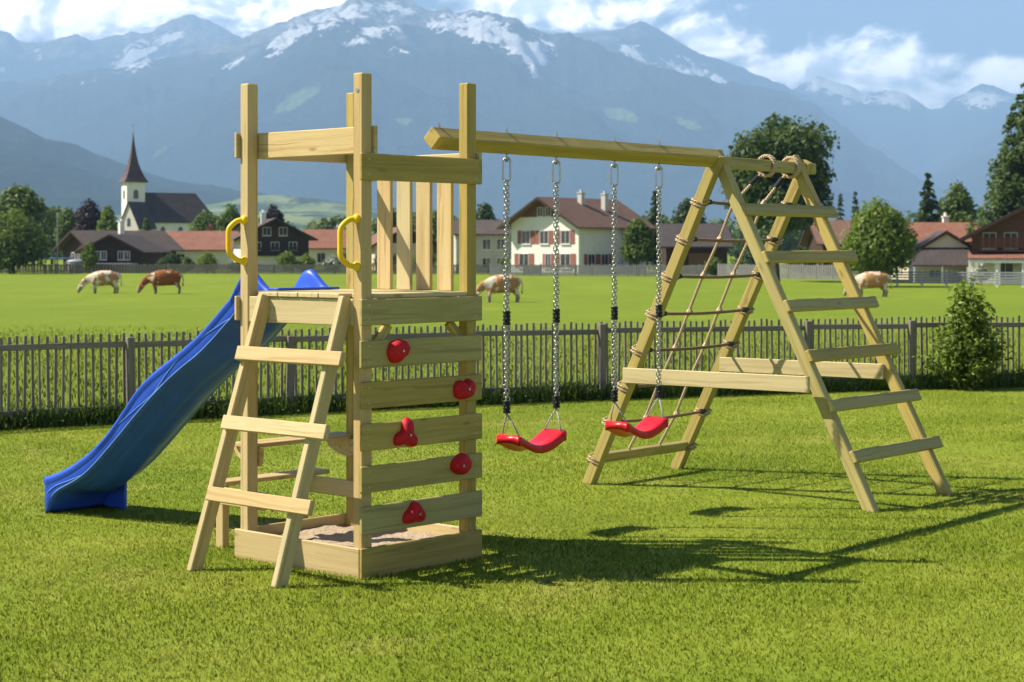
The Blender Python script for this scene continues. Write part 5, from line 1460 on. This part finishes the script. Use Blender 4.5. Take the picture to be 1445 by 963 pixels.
# ------------------------------------------------------------------ cattle
def cow(label, px, D, rz, mat, graze=True, scale=1.0):
    x = wx(px, D); z0 = float(terr(x, D))
    root = thing('cow', label, 'cow', (x, D, z0 - .09), R(rz), 'cattle grazing in the meadow')
    root.scale = (scale,) * 3
    V = []; E = []; Rr = []
    def add(p, r, prev=None):
        V.append(p); Rr.append(r)
        if prev is not None: E.append((prev, len(V) - 1))
        return len(V) - 1
    s0 = add((.10, 0, .94), (.37, .47))                              # barrel (skin root)
    s1 = add((-.32, 0, .95), (.34, .45), s0); s2 = add((-.62, 0, 1.00), (.27, .38), s1)
    r1_ = add((.50, 0, .98), (.33, .43), s0); r2_ = add((.82, 0, 1.06), (.26, .32), r1_)
    t1 = add((.99, 0, 1.16), (.05, .06), r2_); t2 = add((1.05, .02, .85), (.028, .028), t1); t3 = add((1.04, .03, .48), (.05, .05), t2)
    if graze:
        n1_ = add((-.88, 0, .90), (.15, .25), s2); n2_ = add((-1.12, 0, .62), (.11, .16), n1_)
        hd = add((-1.22, 0, .46), (.15, .17), n2_); hm = add((-1.34, 0, .26), (.10, .11), hd); mz = add((-1.40, 0, .12), (.095, .085), hm)
        ep = np.array((-1.17, 0, .54))
    else:
        n1_ = add((-.90, 0, 1.12), (.16, .24), s2); n2_ = add((-1.10, 0, 1.30), (.13, .17), n1_)
        hd = add((-1.26, 0, 1.34), (.13, .14), n2_); hm = add((-1.42, 0, 1.22), (.10, .11), hd); mz = add((-1.54, 0, 1.12), (.078, .08), hm)
        ep = np.array((-1.22, 0, 1.42))
    rr = random.Random(int(px))
    for sy in (-1, 1):
        k = rr.uniform(-.10, .10)
        a = add((-.52, sy * .17, .70), (.13, .12), s2); b = add((-.52 + k, sy * .18, .40), (.095, .085), a); c = add((-.50 + k, sy * .18, .16), (.068, .065), b); add((-.53 + k, sy * .18, .03), (.075, .07), c)
        k = rr.uniform(-.10, .10)
        a = add((.70, sy * .18, .78), (.17, .14), r1_); b = add((.66 + k, sy * .19, .56), (.13, .10), a); c = add((.80 + k, sy * .19, .40), (.082, .072), b); d2 = add((.76 + k, sy * .19, .16), (.066, .062), c); add((.72 + k, sy * .19, .03), (.074, .07), d2)
    me = bpy.data.meshes.new('body'); me.from_pydata(V, E, [])
    o = link(bpy.data.objects.new('body', me), root)
    me.materials.append(MATS[mat])
    md = o.modifiers.new('skin', 'SKIN'); md.use_smooth_shade = True
    for i, r_ in enumerate(Rr): me.skin_vertices[0].data[i].radius = r_
    me.skin_vertices[0].data[0].use_root = True
    sb = o.modifiers.new('sub', 'SUBSURF'); sb.levels = 2; sb.render_levels = 2
    for sy in (-1, 1):
        er = MB(1); tip = ep + np.array((.05, sy * .28, -.03)); er.tube([ep + np.array((0, sy * .09, 0)), (ep + tip) / 2 + np.array((0, 0, .02)), tip], [.03, .06, .012], 8); er.build('ear', mat, root, True)
        hn = MB(2); hn.tube([ep + np.array((-.02, sy * .07, .05)), ep + np.array((-.03, sy * .16, .12)), ep + np.array((-.10, sy * .19, .17))], [.025, .018, .006], 7); hn.build('horn', 'cream_plaster', root, True)
    ud = MB(3); ud.lathe([(.02, -.13), (.10, -.10), (.14, 0), (.10, .09)], (.46, 0, .66), 12); ud.build('udder', 'udder', root, True)
    return root
m, n, out = new_mat('udder'); bsdf(n, out, n.mix(n.noise(n.coord('Object'), 8, 3), (0.50, 0.30, 0.24), (0.42, 0.24, 0.19)), .6)
cow('cream coloured cow grazing at the far left of the meadow', 145, 112, 10, 'cow_cream', True, 1.08)
cow('reddish brown cow grazing left of the blue slide', 231, 111, 6, 'cow_brown', True, 1.12)
cow('tan and white cow grazing behind the first swing chains', 707, 93, 14, 'cow_tan', True, 1.08)
cow('tan cow with pale rump grazing below the round tree', 1229, 104, -4, 'cow_tan', True, 1.10)

# ------------------------------------------------------------------ the air over the valley
m, n, out = new_mat('air')
pv = m.node_tree.nodes.new('ShaderNodeVolumePrincipled')
pv.inputs['Color'].default_value = (0.40, 0.65, 1.0, 1)
pv.inputs['Density'].default_value = 0.000096
pv.inputs['Anisotropy'].default_value = 0.0
m.node_tree.links.new(pv.outputs[0], out.inputs['Volume'])
hz = MB(1)
x0, x1, y0, y1, z0, z1 = -21000., 21000., -80., 38500., -150., 3150.
hz.add([(x0, y0, z0), (x1, y0, z0), (x1, y1, z0), (x0, y1, z0), (x0, y0, z1), (x1, y0, z1), (x1, y1, z1), (x0, y1, z1)],
       [(3, 2, 1, 0), (4, 5, 6, 7), (0, 1, 5, 4), (1, 2, 6, 5), (2, 3, 7, 6), (3, 0, 4, 7)])
tag(hz.build('haze', 'air'), 'pale blue haze filling the valley in front of the mountains', 'haze', kind='stuff')
